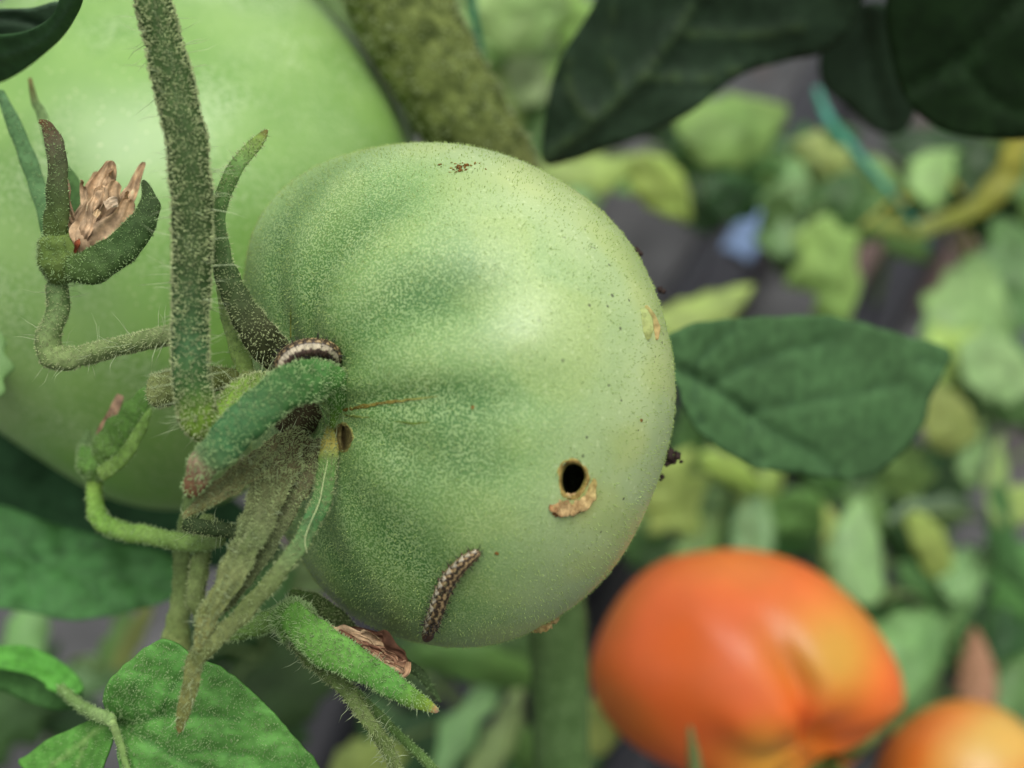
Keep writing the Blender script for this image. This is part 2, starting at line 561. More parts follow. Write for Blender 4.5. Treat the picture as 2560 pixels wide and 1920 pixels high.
_st = (np.clip(np.exp(-((_e - 1.1) / .75) ** 2) * (.75 + .5 * ws2), 0, .8) * (((V - TC) @ -FWD) > 0))[:, None]
tint = tint * (1 - _st) + np.array((.40, .40, .10)) * _st
fle = np.clip(1.5 - (Tm - .1) / 1.05 + ws * .12, 0, 1)
right = np.clip(((V - TC) @ RIGHT) / (450 * u0), 0, 1)
spk = np.clip(right * 1.6 - .1, 0, 1) * np.clip(1 - np.abs(((V - TC) @ UP) / (520 * u0)) ** 3, .15, 1)

# the bore holes: skin faces inside are cut away, a lined tunnel fills them
HOLES = [(1432, 1197, 33, 44, 9), (859, 1093, 19, 31, 1.2)]
pr = project(V)
keepv = np.ones(len(V), bool)
front = ((V - TC) @ -FWD) > 0
for (hu, hv, hw, hh, _) in HOLES:
    keepv &= ~(front & (((pr[:, 0] - hu) / (hw * 1.12)) ** 2 + ((pr[:, 1] - hv) / (hh * 1.12)) ** 2 < 1))
Qc = Q[keepv[Q].all(1)]
_edge = np.unique(Q[~keepv[Q].all(1)])
for _i in _edge[keepv[_edge]]:
    for (hu, hv, hw, hh, _) in HOLES:
        e = np.array([(pr[_i, 0] - hu) / hw, (pr[_i, 1] - hv) / hh]); l = np.hypot(*e)
        if front[_i] and l < 2.2:
            q_, _n = hit(hu + e[0] / l * hw * 1.06, hv + e[1] / l * hh * 1.06)
            V[_i] = q_

T1 = thing('green_tomato', 'ribbed unripe green tomato with round bore hole, centre of the picture', 'tomato', TC)
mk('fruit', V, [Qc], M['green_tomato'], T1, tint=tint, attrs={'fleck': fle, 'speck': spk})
fv, ff = fuzz(V, [Qc], 26000, (.00025, .0005), .00005, seed=4, lean=.8, bend=.9)
mk('fuzz', fv, ff, M['fuzz_skin'], T1, kind='stuff')


def bore(name, hu, hv, hw, hh, depth, label, cols, lip=1.16):
    c, n = hit(hu, hv)
    b0 = norm(RIGHT - n * (n @ RIGHT)); b1 = np.cross(n, b0)
    if b1 @ UP < 0: b1 = -b1
    d = norm(c - CAM)
    ring = []
    seg = 40
    tt = []
    prof = [(lip * 1.12, -.00010, 0.0), (lip, .00003, .08), (1.1, .00008, .2), (1.0, .00001, .35), (.95, -.0006, .5), (.94, -.0016, .65), (.95, -.004, .8), (.9, -.0075, .9), (.5, -.009, 1.0)]
    wob = VN(int(hu))
    for k, (s, off, tc) in enumerate(prof):
        for g in np.linspace(0, 2 * np.pi, seg, endpoint=False):
            w = 1 + .06 * math.sin(3 * g + 1) * min(1, s) + .05 * math.sin(5 * g + k) * (s > .95) + .03 * math.sin(9 * g + 2 * k)
            if off > -.0005:
                p, nn_ = hit(hu + hw * s * w * math.cos(g), hv - hh * s * w * math.sin(g), off)
                p = p + nn_ * (0.00006 * math.sin(11 * g + 2 * k))
            else:
                q, nn_ = hit(hu + hw * 1.3 * math.cos(g), hv - hh * 1.3 * math.sin(g))
                p = c + (b0 * math.cos(g) * hw + b1 * math.sin(g) * hh) * s * px(project(c)[2]) / 1.0 * w + d * (-off) * (depth / 9)
            ring.append(p); tt.append(tc)
    ring.append(c + d * .009 * depth / 9); tt.append(1.0)
    V_ = np.array(ring); n_ = len(prof)
    i = np.arange(n_ - 1)[:, None] * seg; j = np.arange(seg)[None]; j2 = (j + 1) % seg
    Q_ = np.stack([i + j, i + j2, i + seg + j2, i + seg + j], -1).reshape(-1, 4)
    jj = np.arange(seg)
    A = np.stack([np.full(seg, n_ * seg), (n_ - 1) * seg + jj, (n_ - 1) * seg + (jj + 1) % seg], -1)
    return mk(name, V_, [Q_, A], M['cork'], T1, tint=ramp(cols, np.array(tt)))


def on_surface(pts, lift=0.0):
    """photo pixels -> (u,v,d) points on the skin of the green tomato"""
    out = []
    for (u, v) in pts:
        p, n = hit(u, v, lift)
        out.append(tuple(project(p)))
    return out


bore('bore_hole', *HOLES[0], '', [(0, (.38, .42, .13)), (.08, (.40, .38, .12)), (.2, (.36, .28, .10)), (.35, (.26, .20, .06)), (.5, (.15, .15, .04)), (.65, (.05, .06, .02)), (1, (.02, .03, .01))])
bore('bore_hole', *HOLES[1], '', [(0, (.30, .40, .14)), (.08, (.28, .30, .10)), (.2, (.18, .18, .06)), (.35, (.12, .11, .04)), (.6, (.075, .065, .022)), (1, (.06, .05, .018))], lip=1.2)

# chewed corky crescent under the bore hole
def blob_patch(name, cu, cv, rx, ry, mat, tint, n, size, seed, flatn=.5, parent=None, shape=None, up=.4):
    """a patch of small irregular crumbs lying on the skin, one part"""
    r = np.random.default_rng(seed)
    Vs, Fs, cs = [], [], []
    base = np.array([(1, 0, 0), (-1, 0, 0), (0, 1, 0), (0, -1, 0), (0, 0, 1), (0, 0, -1)], float)
    fa = np.array([(0, 2, 4), (2, 1, 4), (1, 3, 4), (3, 0, 4), (2, 0, 5), (1, 2, 5), (3, 1, 5), (0, 3, 5)])
    k = 0
    while k < n:
        x, y = r.uniform(-1, 1, 2)
        if x * x + y * y > 1 or (shape and not shape(x, y)): continue
        p, nn_ = hit(cu + x * rx, cv + y * ry)
        s = size * r.uniform(.5, 1.4) * px(195)
        b0 = norm(np.cross(nn_, r.normal(size=3))); b1 = np.cross(nn_, b0)
        sc = r.uniform(.6, 1.5, 3)
        q = p + nn_ * s * up * .5 + base[:, :1] * b0 * s * sc[0] + base[:, 1:2] * b1 * s * sc[1] + base[:, 2:] * nn_ * s * flatn * sc[2]
        q = q + r.normal(size=q.shape) * s * .15
        Fs.append(fa + 6 * k); Vs.append(q); cs.append(np.repeat(np.array(tint)[None] * r.uniform(.6, 1.3), 6, 0)); k += 1
    return mk(name, np.concatenate(Vs), [np.concatenate(Fs)], mat, parent or T1, tint=np.concatenate(cs), smooth=False, kind='stuff' if n > 12 else None)


cV, cF, ct, _ = sweep(on_surface([(1372, 1268), (1400, 1263), (1432, 1260), (1464, 1242), (1484, 1196)], .0001), [16, 54, 58, 46, 16], thick=.075, seg=16, n=50, rough=.10, rfreq=900, seed=3)
mk('corky_scar', cV, cF, M['cork'], T1, tint=ramp([(0, (.26, .14, .06)), (.3, (.44, .33, .17)), (.7, (.43, .33, .16)), (1, (.38, .34, .12))], ct))
blob_patch('chewed_crumbs', 1425, 1265, 46, 20, M['cork'], (.42, .30, .14), 80, 3.2, 5, shape=lambda x, y: y > -.2)
blob_patch('chewed_crumbs', 1400, 1282, 22, 8, M['cork'], (.22, .10, .04), 14, 5, 6)

# bitten pit near the right edge, corky seam at the lower right, brown nick dots, crease
def strap_on(name, pts, w, cols, thick=.3, lift=0.0, mat='cork', rough=.2, rf=700, n=50, seed=2):
    v_, f_, t_, _ = sweep(on_surface(pts, lift + .00006), w, thick=thick, seg=14, n=n, rough=rough, rfreq=rf, seed=seed)
    return mk(name, v_, f_, M[mat], T1, tint=ramp(cols, t_))


strap_on('bite_scar', [(1603, 772), (1607, 800), (1611, 830), (1618, 850)], [22, 46, 44, 14], [(0, (.29, .35, .13)), (1, (.27, .31, .10))], thick=.10, rough=0, lift=.0001, mat='skin')
strap_on('bite_scar', [(1612, 765), (1626, 790), (1636, 820), (1640, 850)], [8, 20, 24, 8], [(0, (.36, .33, .12)), (1, (.34, .25, .10))], thick=.35, rough=.08, lift=.0001, mat='skin')
strap_on('corky_seam', [(1326, 1580), (1371, 1556), (1444, 1517), (1500, 1465), (1554, 1398)], [8, 26, 18, 16, 6], [(0, (.36, .30, .12)), (.4, (.44, .33, .16)), (1, (.34, .36, .14))], thick=.35, rough=.35)
strap_on('crease', [(858, 1027), (905, 1017), (960, 1007), (1020, 1000), (1095, 990)], [9, 10, 8, 6, 2], [(0, (.13, .11, .02)), (.6, (.22, .20, .05)), (1, (.26, .34, .1))], thick=.25, rough=.25)
strap_on('crease', [(862, 1037), (890, 1041), (925, 1044)], [4, 7, 2], [(0, (.10, .14, .03)), (1, (.16, .24, .06))], thick=.2)
strap_on('crease', [(985, 1053), (1030, 1058), (1075, 1055)], [2, 7, 2], [(0, (.12, .22, .05)), (1, (.16, .28, .06))], thick=.2)
strap_on('crease', [(728, 770), (728, 810), (727, 845)], [2, 5, 4], [(0, (.2, .3, .08)), (1, (.2, .24, .06))], thick=.2)
for (a, b) in (((1600, 1050), (1605, 1054)), ((1238, 1380), (1246, 1386)), ((1178, 1017), (1186, 1020))):
    strap_on('brown_nick', [a, b], [9, 8], [(0, (.26, .16, .05)), (1, (.2, .11, .03))], thick=.3, n=8)
blob_patch('scab', 1150, 418, 22, 13, M['cork'], (.22, .12, .03), 16, 5, 9, parent=T1)
blob_patch('scab', 1150, 418, 75, 14, M['cork'], (.25, .20, .06), 20, 3, 10, parent=T1)


# crumbs of frass stuck on the right-hand edge
def crumb(pts, label, seed):
    o = None
    Vs, Fs, off = [], [], 0
    base = norm(np.array([(x, y, z) for x in (-1, 0, 1) for y in (-1, 0, 1) for z in (-1, 0, 1) if (x, y, z) != (0, 0, 0)], float))
    r = np.random.default_rng(seed)
    import bmesh
    bm = bmesh.new()
    for (u, v, s) in pts:
        loc_, nr_, _, _ = BV.find_nearest(Vector(P(u, v, 200)))
        p = np.array(loc_) * .1 + P(u, v, project(np.array(loc_))[2]) * .9
        b_ = bmesh.ops.create_icosphere(bm, subdivisions=2, radius=s * u0)
        vn_ = VN(int(u + v))
        for q in b_['verts']:
            w = np.array(q.co)
            q.co = Vector(p + w * (1 + .35 * vn_(w[None] / (s * u0), .5)[0][0]))
    V_ = np.array([q.co[:] for q in bm.verts]); F_ = np.array([[q.index for q in f.verts] for f in bm.faces]) if False else None
    bm.verts.index_update()
    F_ = np.array([[q.index for q in f.verts] for f in bm.faces])
    bm.free()
    o = mk('frass_crumb', V_, [F_], M['crumb'], smooth=False)
    return tag(o, label, 'crumb', 'dark crumbs on the tomato edge')


crumb([(1597, 628, 9), (1605, 634, 8)], 'small black crumb on upper right edge of green tomato', 1)
crumb([(1655, 722, 7), (1664, 728, 6), (1668, 722, 3)], 'tiny dark spiky crumb on right edge above the bite scar', 2)
crumb([(1678, 1140, 14), (1690, 1150, 10), (1703, 1143, 8), (1712, 1156, 6), (1672, 1160, 9), (1670, 1110, 7), (1697, 1136, 6)], 'clump of dark brown crumbs on right edge level with bore hole', 3)
crumb([(1659, 1193, 7), (1656, 1200, 5)], 'lowest tiny black crumb on right edge of green tomato', 4)


# ------------------------------------------------------------------ sepals of the green tomato
def fuzzy(name, parent, pts, w, cols, thick=.3, n=70, seg=16, hairs=900, hl=(.0003, .0007), hr=.00006, hmat='fuzz_green', longs=0, ll=(.002, .004), seed=1,
          rough=.06, rfreq=260, mat='skin', cup=0.0, twist=0.0, face=None, label=None, blunt=.25, lean=.8, lmat='hair_long', power=1.0, pleat=0.0, pfreq=3):
    v_, f_, t_, p_ = sweep(pts, w, thick=thick, seg=seg, n=n, rough=rough, rfreq=rfreq, seed=seed, cup=cup, twist=twist, face=face, blunt=blunt, power=power, pleat=pleat, pfreq=pfreq)
    o = mk(name, v_, f_, M[mat], parent, tint=ramp(cols, t_))
    if label: o['label'] = label
    if hairs:
        a, b = fuzz(v_, f_, hairs, hl, hr, seed=seed + 50, lean=lean, bend=.9)
        mk('fuzz', a, b, M[hmat], o, kind='stuff')
    if longs:
        a, b = fuzz(v_, f_, longs, ll, max(.00005, hr * .6), seed=seed + 90, lean=.35, bend=.45, blunt=.6)
        mk('long_hairs', a, b, M[lmat], o, kind='stuff')
    return o


GR, TE, BR = (.10, .24, .05), (.035, .095, .027), (.26, .15, .08)
fuzzy('sepal', T1, [(840, 1078, 181), (850, 1010, 177), (818, 955, 172), (750, 958, 168), (680, 995, 165), (610, 1055, 163), (548, 1118, 163), (505, 1168, 164), (470, 1240, 166)],
      [34, 62, 100, 110, 106, 102, 94, 78, 40], [(0, (.15, .27, .04)), (.15, (.10, .25, .05)), (.3, (.065, .17, .045)), (.5, TE), (.72, (.055, .15, .055)), (.82, (.10, .17, .07)), (.86, (.30, .22, .14)), (.93, (.22, .12, .07)), (1, (.16, .07, .03))],
      thick=[.35, .5, .5, .5, .55], hairs=2700, hl=(.0003, .0006), hr=.00008, seed=2, lean=1.3, longs=30, ll=(.001, .002), rough=.05, label='thick curled blue-green sepal with a brown withered tip', seg=22, cup=-.0)
fuzzy('sepal', T1, [(838, 1050, 182), (822, 1120, 178), (816, 1190, 174), (795, 1270, 170), (750, 1360, 167), (690, 1440, 165), (610, 1530, 165), (535, 1602, 166), (492, 1645, 167), (478, 1705, 168), (456, 1790, 170), (447, 1834, 171)],
      [30, 48, 52, 50, 44, 40, 44, 46, 46, 42, 32, 12], [(0, (.14, .20, .04)), (.08, (.30, .27, .06)), (.14, (.12, .22, .06)), (.3, (.06, .15, .05)), (.45, (.11, .15, .05)), (.7, (.16, .19, .065)), (.95, (.20, .21, .06)), (1, (.16, .11, .03))],
      thick=.35, n=110, hairs=2600, hmat='fuzz_olive', seed=3, longs=26, label='long narrow sepal trailing down past the bright leaf')
fuzzy('sepal', T1, [(790, 1110, 181), (730, 1140, 176), (680, 1210, 171), (645, 1300, 168), (605, 1385, 166), (550, 1488, 165), (515, 1552, 165), (490, 1632, 166)],
      [40, 84, 96, 80, 70, 62, 48, 20], [(0, (.05, .045, .02)), (.2, (.075, .07, .03)), (.5, (.10, .135, .05)), (.8, (.18, .20, .07)), (1, (.18, .19, .06))],
      thick=.16, n=90, hairs=5200, hmat='fuzz_olive', seed=4, longs=70, ll=(.001, .003), rough=.10, seg=22, label='broad olive sepal withered brown at its base', pleat=.16, pfreq=2.3)
fuzzy('sepal', T1, [(760, 1080, 181), (690, 1130, 175), (610, 1185, 170), (530, 1240, 168), (456, 1294, 168)], [50, 74, 66, 48, 12],
      [(0, (.05, .04, .018)), (.3, (.085, .085, .035)), (.7, (.15, .155, .06)), (1, (.17, .16, .06))], thick=.18, hairs=3000, hmat='fuzz_olive', seed=5, longs=40, ll=(.001, .003), rough=.10, seg=20,
      label='withered olive sepal under the thick curled one', pleat=.15, pfreq=2.0)
fuzzy('sepal', T1, [(805, 1100, 182), (770, 1180, 176), (722, 1270, 172), (668, 1370, 169.5), (600, 1470, 168), (545, 1540, 167.5)], [40, 58, 50, 38, 34, 14],
      [(0, (.05, .04, .02)), (.25, (.08, .08, .035)), (.6, (.095, .125, .05)), (1, (.13, .16, .06))], thick=.25, hairs=2600, hmat='fuzz_olive', seed=13, longs=50, ll=(.001, .003), rough=.10, seg=20, pleat=.1, label='withered olive sepal between the broad one and the long narrow one')
fuzzy('sepal', T1, [(740, 940, 183), (690, 885, 178), (640, 825, 175), (600, 765, 174), (568, 695, 174), (548, 615, 174), (543, 545, 174), (566, 468, 174), (598, 407, 174), (635, 364, 175), (668, 325, 176)],
      [100, 92, 84, 72, 60, 50, 42, 40, 38, 34, 16], [(0, (.045, .04, .02)), (.2, (.045, .055, .022)), (.4, (.045, .08, .025)), (.6, (.07, .14, .04)), (.8, (.12, .23, .06)), (.95, (.16, .24, .05)), (1, (.18, .14, .04))],
      thick=.4, n=100, hairs=2300, hmat='fuzz_pale', seed=6, longs=40, ll=(.001, .003), label='slender dark sepal curving up beside the stem')
fuzzy('sepal', T1, [(543, 715, 179), (572, 795, 179), (597, 868, 179), (614, 935, 180)], [10, 40, 52, 44], [(0, (.25, .36, .12)), (1, (.30, .44, .12))], thick=.2, hairs=300, seed=7,
      rough=.03, label='short pale yellow-green sepal between stem and tomato')
_v, _f, _t, _ = sweep([(818, 1150, 173), (803, 1230, 170), (778, 1300, 167), (764, 1350, 166), (768, 1385, 166)], [2, 3, 2.5, 2.5, 2], seg=6, n=40, rough=.8, rfreq=120)
mk('loose_fibre', _v, _f, M['fuzz_pale'], T1)
# fuzzy hub where the sepals join the stalk
fuzzy('calyx_hub', T1, [(600, 955, 176), (660, 985, 179), (740, 1020, 183), (830, 1040, 189)], [60, 90, 130, 120], [(0, (.13, .17, .05)), (.4, (.07, .06, .03)), (1, (.05, .04, .02))], thick=.8, hairs=1800, hmat='fuzz_olive', seed=8,
      longs=60, ll=(.001, .0028), lmat='fuzz_olive', rough=.12)

# ------------------------------------------------------------------ hairy stalk of the truss
ST = thing('truss_stalk', 'hairy dark green stalk running down from the top edge to the green tomato', 'stem', P(480, 600, 168))
fuzzy('stalk', ST, [(362, -80, 170), (380, 0, 169), (433, 203, 168), (473, 407, 167), (481, 610, 167), (475, 803, 166.5), (478, 920, 166.5), (487, 1010, 167), (516, 1060, 168.5), (562, 1035, 171), (606, 985, 174), (660, 965, 177), (720, 985, 181)],
      [86, 88, 97, 100, 95, 91, 92, 92, 90, 84, 76, 66, 60], [(0, (.045, .085, .022)), (.2, (.042, .078, .022)), (.35, (.038, .066, .02)), (.46, (.035, .09, .03)), (.54, (.05, .11, .03)), (.61, (.14, .24, .035)), (.72, (.19, .33, .045)), (.88, (.12, .2, .04)), (1, (.07, .09, .03))],
      thick=.95, n=150, seg=26, hairs=9500, hl=(.0003, .0006), hr=.00008, hmat='fuzz_pale', longs=170, ll=(.002, .0058), seed=10, rough=.045, rfreq=180, lean=1.0)
fuzzy('stub', ST, [(384, 978, 181), (430, 972, 180), (500, 955, 180), (600, 940, 180)], [84, 88, 80, 40], [(0, (.16, .20, .07)), (1, (.12, .15, .04))], thick=.8, hairs=1100, hmat='fuzz_pale', seed=12, longs=14,
      label='short fuzzy stub behind the stalk')


# ------------------------------------------------------------------ withered flowers
def petal(parent, pts, w, seed, cols=None, rough=.5, name='dried_petal', rf=330):
    v_, f_, t_, p_ = sweep(pts, w, thick=.05, seg=26, n=60, rough=rough * .4, rfreq=rf * .6, seed=seed, twist=rng.uniform(-.9, .9), pleat=.28, pfreq=rng.uniform(1.6, 2.6))
    c = cols or [(0, (.38, .25, .15)), (.5, (.56, .42, .27)), (1, (.50, .35, .20))]
    vn_ = VN(seed + 3)
    tt = ramp(c, t_) * (1 + .22 * vn_(v_, 500)[:, :1])
    return mk(name, v_, f_, M['dry'], parent, tint=np.clip(tt, .02, .7))


F1 = thing('withered_flower', 'withered flower with upright papery tan petals left of the stalk', 'flower', P(150, 660, 188), 'withered flowers on the truss')
fuzzy('calyx_cup', F1, [(142, 705, 188), (150, 665, 187), (160, 625, 187), (172, 590, 188)], [50, 120, 130, 90], [(0, (.08, .13, .03)), (1, (.12, .18, .04))], thick=.9, hairs=1100, hl=(.0002, .0006), seed=20, blunt=.6)
fuzzy('sepal', F1, [(165, 668, 185), (225, 668, 184), (285, 635, 184), (340, 578, 184), (373, 515, 185), (358, 450, 186)], [60, 92, 88, 78, 54, 12], [(0, (.05, .09, .02)), (.5, (.045, .09, .025)), (1, (.05, .08, .03))], thick=.5, hairs=1300,
      hl=(.0002, .0005), seed=21, label='dark green sepal curling up on the right')
fuzzy('sepal', F1, [(130, 640, 186), (140, 540, 184), (144, 450, 184), (138, 366, 185), (118, 317, 186), (97, 302, 187)], [60, 62, 56, 46, 32, 10], [(0, (.09, .14, .03)), (.3, (.055, .08, .025)), (.6, (.06, .06, .03)), (.85, (.09, .055, .025)), (1, (.14, .05, .02))],
      thick=.4, hairs=800, hl=(.0002, .0005), seed=22, label='upright sepal with a brown tip')
fuzzy('sepal', F1, [(128, 620, 192), (106, 510, 196), (73, 407, 199), (41, 325, 201), (-2, 226, 203)], [30, 42, 44, 40, 22], [(0, (.07, .15, .05)), (1, (.08, .17, .07))], thick=.3, hairs=200, seed=23)
fuzzy('sepal', F1, [(150, 600, 194), (140, 420, 204), (106, 293, 208), (87, 252, 209), (74, 194, 210)], [30, 34, 26, 20, 10], [(0, (.1, .2, .06)), (.7, (.14, .22, .08)), (1, (.2, .16, .06))], thick=.3, hairs=0, seed=24)
fuzzy('sepal', F1, [(185, 620, 192), (196, 530, 194), (185, 460, 196), (166, 415, 198)], [40, 44, 32, 10], [(0, (.05, .12, .03)), (1, (.08, .16, .05))], thick=.3, hairs=0, seed=25)
for k, (pts, w) in enumerate([
    ([(185, 640, 189), (215, 560, 187), (250, 480, 186), (282, 402, 187)], [30, 70, 62, 22]),
    ([(190, 640, 188), (225, 570, 185), (262, 510, 184), (290, 452, 185)], [30, 60, 60, 30]),
    ([(195, 640, 189), (260, 570, 188), (320, 490, 188), (360, 405, 190)], [30, 60, 50, 18]),
    ([(185, 640, 190), (200, 560, 190), (225, 490, 190), (240, 430, 190)], [30, 60, 50, 24]),
    ([(200, 645, 186), (245, 600, 184), (295, 560, 184), (330, 500, 185)], [40, 64, 50, 30]),
    ([(185, 645, 186), (198, 600, 184), (210, 550, 184), (235, 520, 184)], [40, 54, 40, 20]),
]):
    petal(F1, pts, w, 30 + k)
for k in range(9):
    a0 = rng.uniform(-.35, .6); l0 = rng.uniform(150, 240)
    bx, by = 190 + rng.uniform(-8, 16), 640 + rng.uniform(-10, 8)
    ex, ey = bx + math.sin(a0 + .18) * l0, by - math.cos(a0 + .18) * l0
    petal(F1, [(bx, by, 186), (bx * .6 + ex * .4 + rng.uniform(-12, 12), by * .6 + ey * .4, 184 + rng.uniform(-2, 4)), (ex + rng.uniform(-10, 10), ey + 24, 184 + rng.uniform(-2, 4)), (ex + rng.uniform(-16, 22), ey, 185)],
          [16, rng.uniform(24, 40), rng.uniform(16, 30), 6], 440 + k, rough=.7, rf=420)
petal(F1, [(262, 515, 182), (278, 508, 182), (294, 505, 182)], [24, 30, 22], 41, [(0, (.55, .44, .30)), (1, (.6, .5, .36))], rough=.2, name='stamen')
petal(F1, [(236, 540, 182), (250, 527, 182)], [16, 16], 42, [(0, (.55, .42, .25)), (1, (.55, .42, .25))], rough=.2, name='stamen')
petal(F1, [(186, 632, 184), (192, 610, 183), (197, 590, 184)], [8, 16, 6], 43, [(0, (.2, .05, .02)), (1, (.22, .07, .03))], rough=.3)
fuzzy('pedicel', F1, [(144, 700, 188), (142, 783, 188), (122, 845, 188), (128, 888, 188), (183, 895, 187), (285, 868, 184), (380, 848, 178), (470, 830, 172)], [54, 56, 60, 66, 54, 48, 48, 48],
      [(0, (.10, .17, .06)), (.4, (.16, .23, .08)), (1, (.16, .22, .08))], thick=.95, n=90, hairs=2200, hl=(.0002, .0005), hmat='fuzz_pale', longs=60, ll=(.002, .005), seed=26)

F2 = thing('withered_flower', 'blurred closed green flower bud with narrow tan petal, lower left', 'flower', P(228, 1170, 208), 'withered flowers on the truss')
GB = [(0, (.12, .22, .05)), (1, (.11, .25, .05))]
fuzzy('calyx_cup', F2, [(238, 1200, 208), (232, 1160, 207), (238, 1120, 207)], [44, 84, 70], GB, thick=.9, hairs=500, seed=61, blunt=.6)
fuzzy('sepal', F2, [(240, 1165, 206), (265, 1125, 204), (300, 1075, 202), (345, 1015, 200), (380, 960, 198)], [50, 80, 76, 56, 14], GB, thick=.35, hairs=500, seed=62)
fuzzy('sepal', F2, [(250, 1190, 204), (309, 1141, 201), (355, 1065, 199), (378, 1020, 198)], [40, 36, 28, 10], [(0, (.16, .27, .06)), (1, (.15, .28, .06))], thick=.4, hairs=200, seed=63)
fuzzy('sepal', F2, [(222, 1175, 209), (212, 1130, 211), (218, 1075, 213)], [40, 44, 10], [(0, (.12, .19, .07)), (1, (.1, .18, .06))], thick=.4, hairs=200, seed=64)
petal(F2, [(250, 1095, 206), (275, 1045, 206), (303, 988, 207)], [26, 34, 18], 65, [(0, (.42, .28, .18)), (1, (.46, .32, .22))], rough=.2)
fuzzy('pedicel', F2, [(238, 1185, 208), (236, 1240, 208), (250, 1300, 206), (309, 1328, 203), (387, 1342, 199), (480, 1358, 194), (560, 1345, 190)], [38, 42, 48, 48, 46, 46, 40],
      [(0, (.20, .34, .06)), (.4, (.17, .32, .06)), (1, (.13, .20, .06))], thick=.95, n=80, hairs=700, hmat='fuzz_green', seed=66)

F3 = thing('withered_flower', 'drooping fuzzy flower with crumpled brown petals under the green tomato', 'flower', P(745, 1560, 182), 'withered flowers on the truss')
BGc = [(0, (.10, .24, .04)), (.6, (.09, .25, .045)), (.88, (.20, .30, .04)), (.95, (.42, .26, .12)), (1, (.45, .3, .2))]
fuzzy('sepal', F3, [(715, 1520, 181), (790, 1600, 178), (881, 1656, 177), (953, 1696, 177), (1018, 1739, 177), (1062, 1761, 178), (1096, 1779, 179)], [70, 104, 84, 70, 54, 36, 12], BGc, thick=.4, hairs=2600, hl=(.0003, .0007),
      seed=70, longs=20, ll=(.001, .002), label='bright green sepal with a tan tip')
fuzzy('sepal', F3, [(740, 1590, 183), (790, 1650, 182), (863, 1721, 181), (917, 1797, 181), (960, 1859, 182), (1000, 1940, 183)], [60, 52, 38, 36, 36, 30], [(0, (.09, .15, .04)), (1, (.14, .19, .06))], thick=.5, hairs=1800, hmat='fuzz_olive',
      hl=(.0003, .0009), seed=71, longs=120, ll=(.0015, .0035), label='hairy olive sepal hanging out of the picture')
fuzzy('sepal', F3, [(820, 1670, 185), (924, 1765, 186), (990, 1830, 187), (1061, 1898, 188), (1110, 1950, 189)], [26, 24, 23, 25, 22], [(0, (.07, .13, .03)), (1, (.10, .18, .05))], thick=.5, hairs=500, seed=72)
fuzzy('sepal', F3, [(940, 1610, 194), (1010, 1655, 195), (1060, 1695, 195), (1102, 1756, 196)], [30, 28, 24, 8], [(0, (.05, .08, .03)), (1, (.05, .09, .03))], thick=.4, hairs=150, seed=73)
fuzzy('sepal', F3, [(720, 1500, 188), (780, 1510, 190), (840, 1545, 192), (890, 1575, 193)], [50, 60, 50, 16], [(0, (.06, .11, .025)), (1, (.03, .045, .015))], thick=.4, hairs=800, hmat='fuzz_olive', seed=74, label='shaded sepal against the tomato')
fuzzy('calyx_cup', F3, [(685, 1545, 184), (730, 1550, 183), (775, 1570, 183)], [56, 120, 90], [(0, (.10, .22, .04)), (1, (.10, .22, .04))], thick=.85, hairs=1500, hl=(.0003, .0008), seed=75, longs=60, ll=(.001, .002), blunt=.6)
fuzzy('pedicel', F3, [(560, 1590, 190), (620, 1572, 188), (690, 1548, 185)], [40, 46, 60], [(0, (.12, .20, .05)), (1, (.12, .22, .05))], thick=.9, hairs=600, seed=76)
for k, (pts, w, c) in enumerate([
    ([(800, 1570, 186), (860, 1590, 184), (920, 1610, 184), (960, 1640, 185)], [30, 44, 56, 20], None),
    ([(850, 1600, 184), (920, 1625, 183), (970, 1660, 183), (1020, 1672, 183)], [20, 40, 44, 24], [(0, (.3, .17, .12)), (.6, (.16, .06, .035)), (1, (.42, .26, .16))]),
    ([(930, 1635, 182), (975, 1672, 181), (1010, 1685, 181), (1022, 1655, 182)], [14, 24, 24, 12], [(0, (.46, .30, .19)), (1, (.46, .3, .18))]),
    ([(850, 1570, 188), (930, 1590, 188), (990, 1630, 189), (1020, 1660, 189)], [20, 40, 40, 16], [(0, (.12, .06, .04)), (1, (.2, .1, .06))])]):
    petal(F3, pts, w, 80 + k, c, rough=.6, rf=520)
for k in range(7):
    x0 = rng.uniform(830, 900); y0 = 1570 + (x0 - 830) * .5
    petal(F3, [(x0, y0, 184), (x0 + rng.uniform(40, 70), y0 + rng.uniform(10, 40), 183), (x0 + rng.uniform(90, 130), y0 + rng.uniform(40, 75), 183), (x0 + rng.uniform(120, 150), y0 + rng.uniform(50, 90), 183.5)], [12, rng.uniform(18, 30), rng.uniform(12, 22), 5], 480 + k,
          None if k % 2 else [(0, (.2, .1, .06)), (1, (.36, .22, .14))], rough=.7, rf=520)

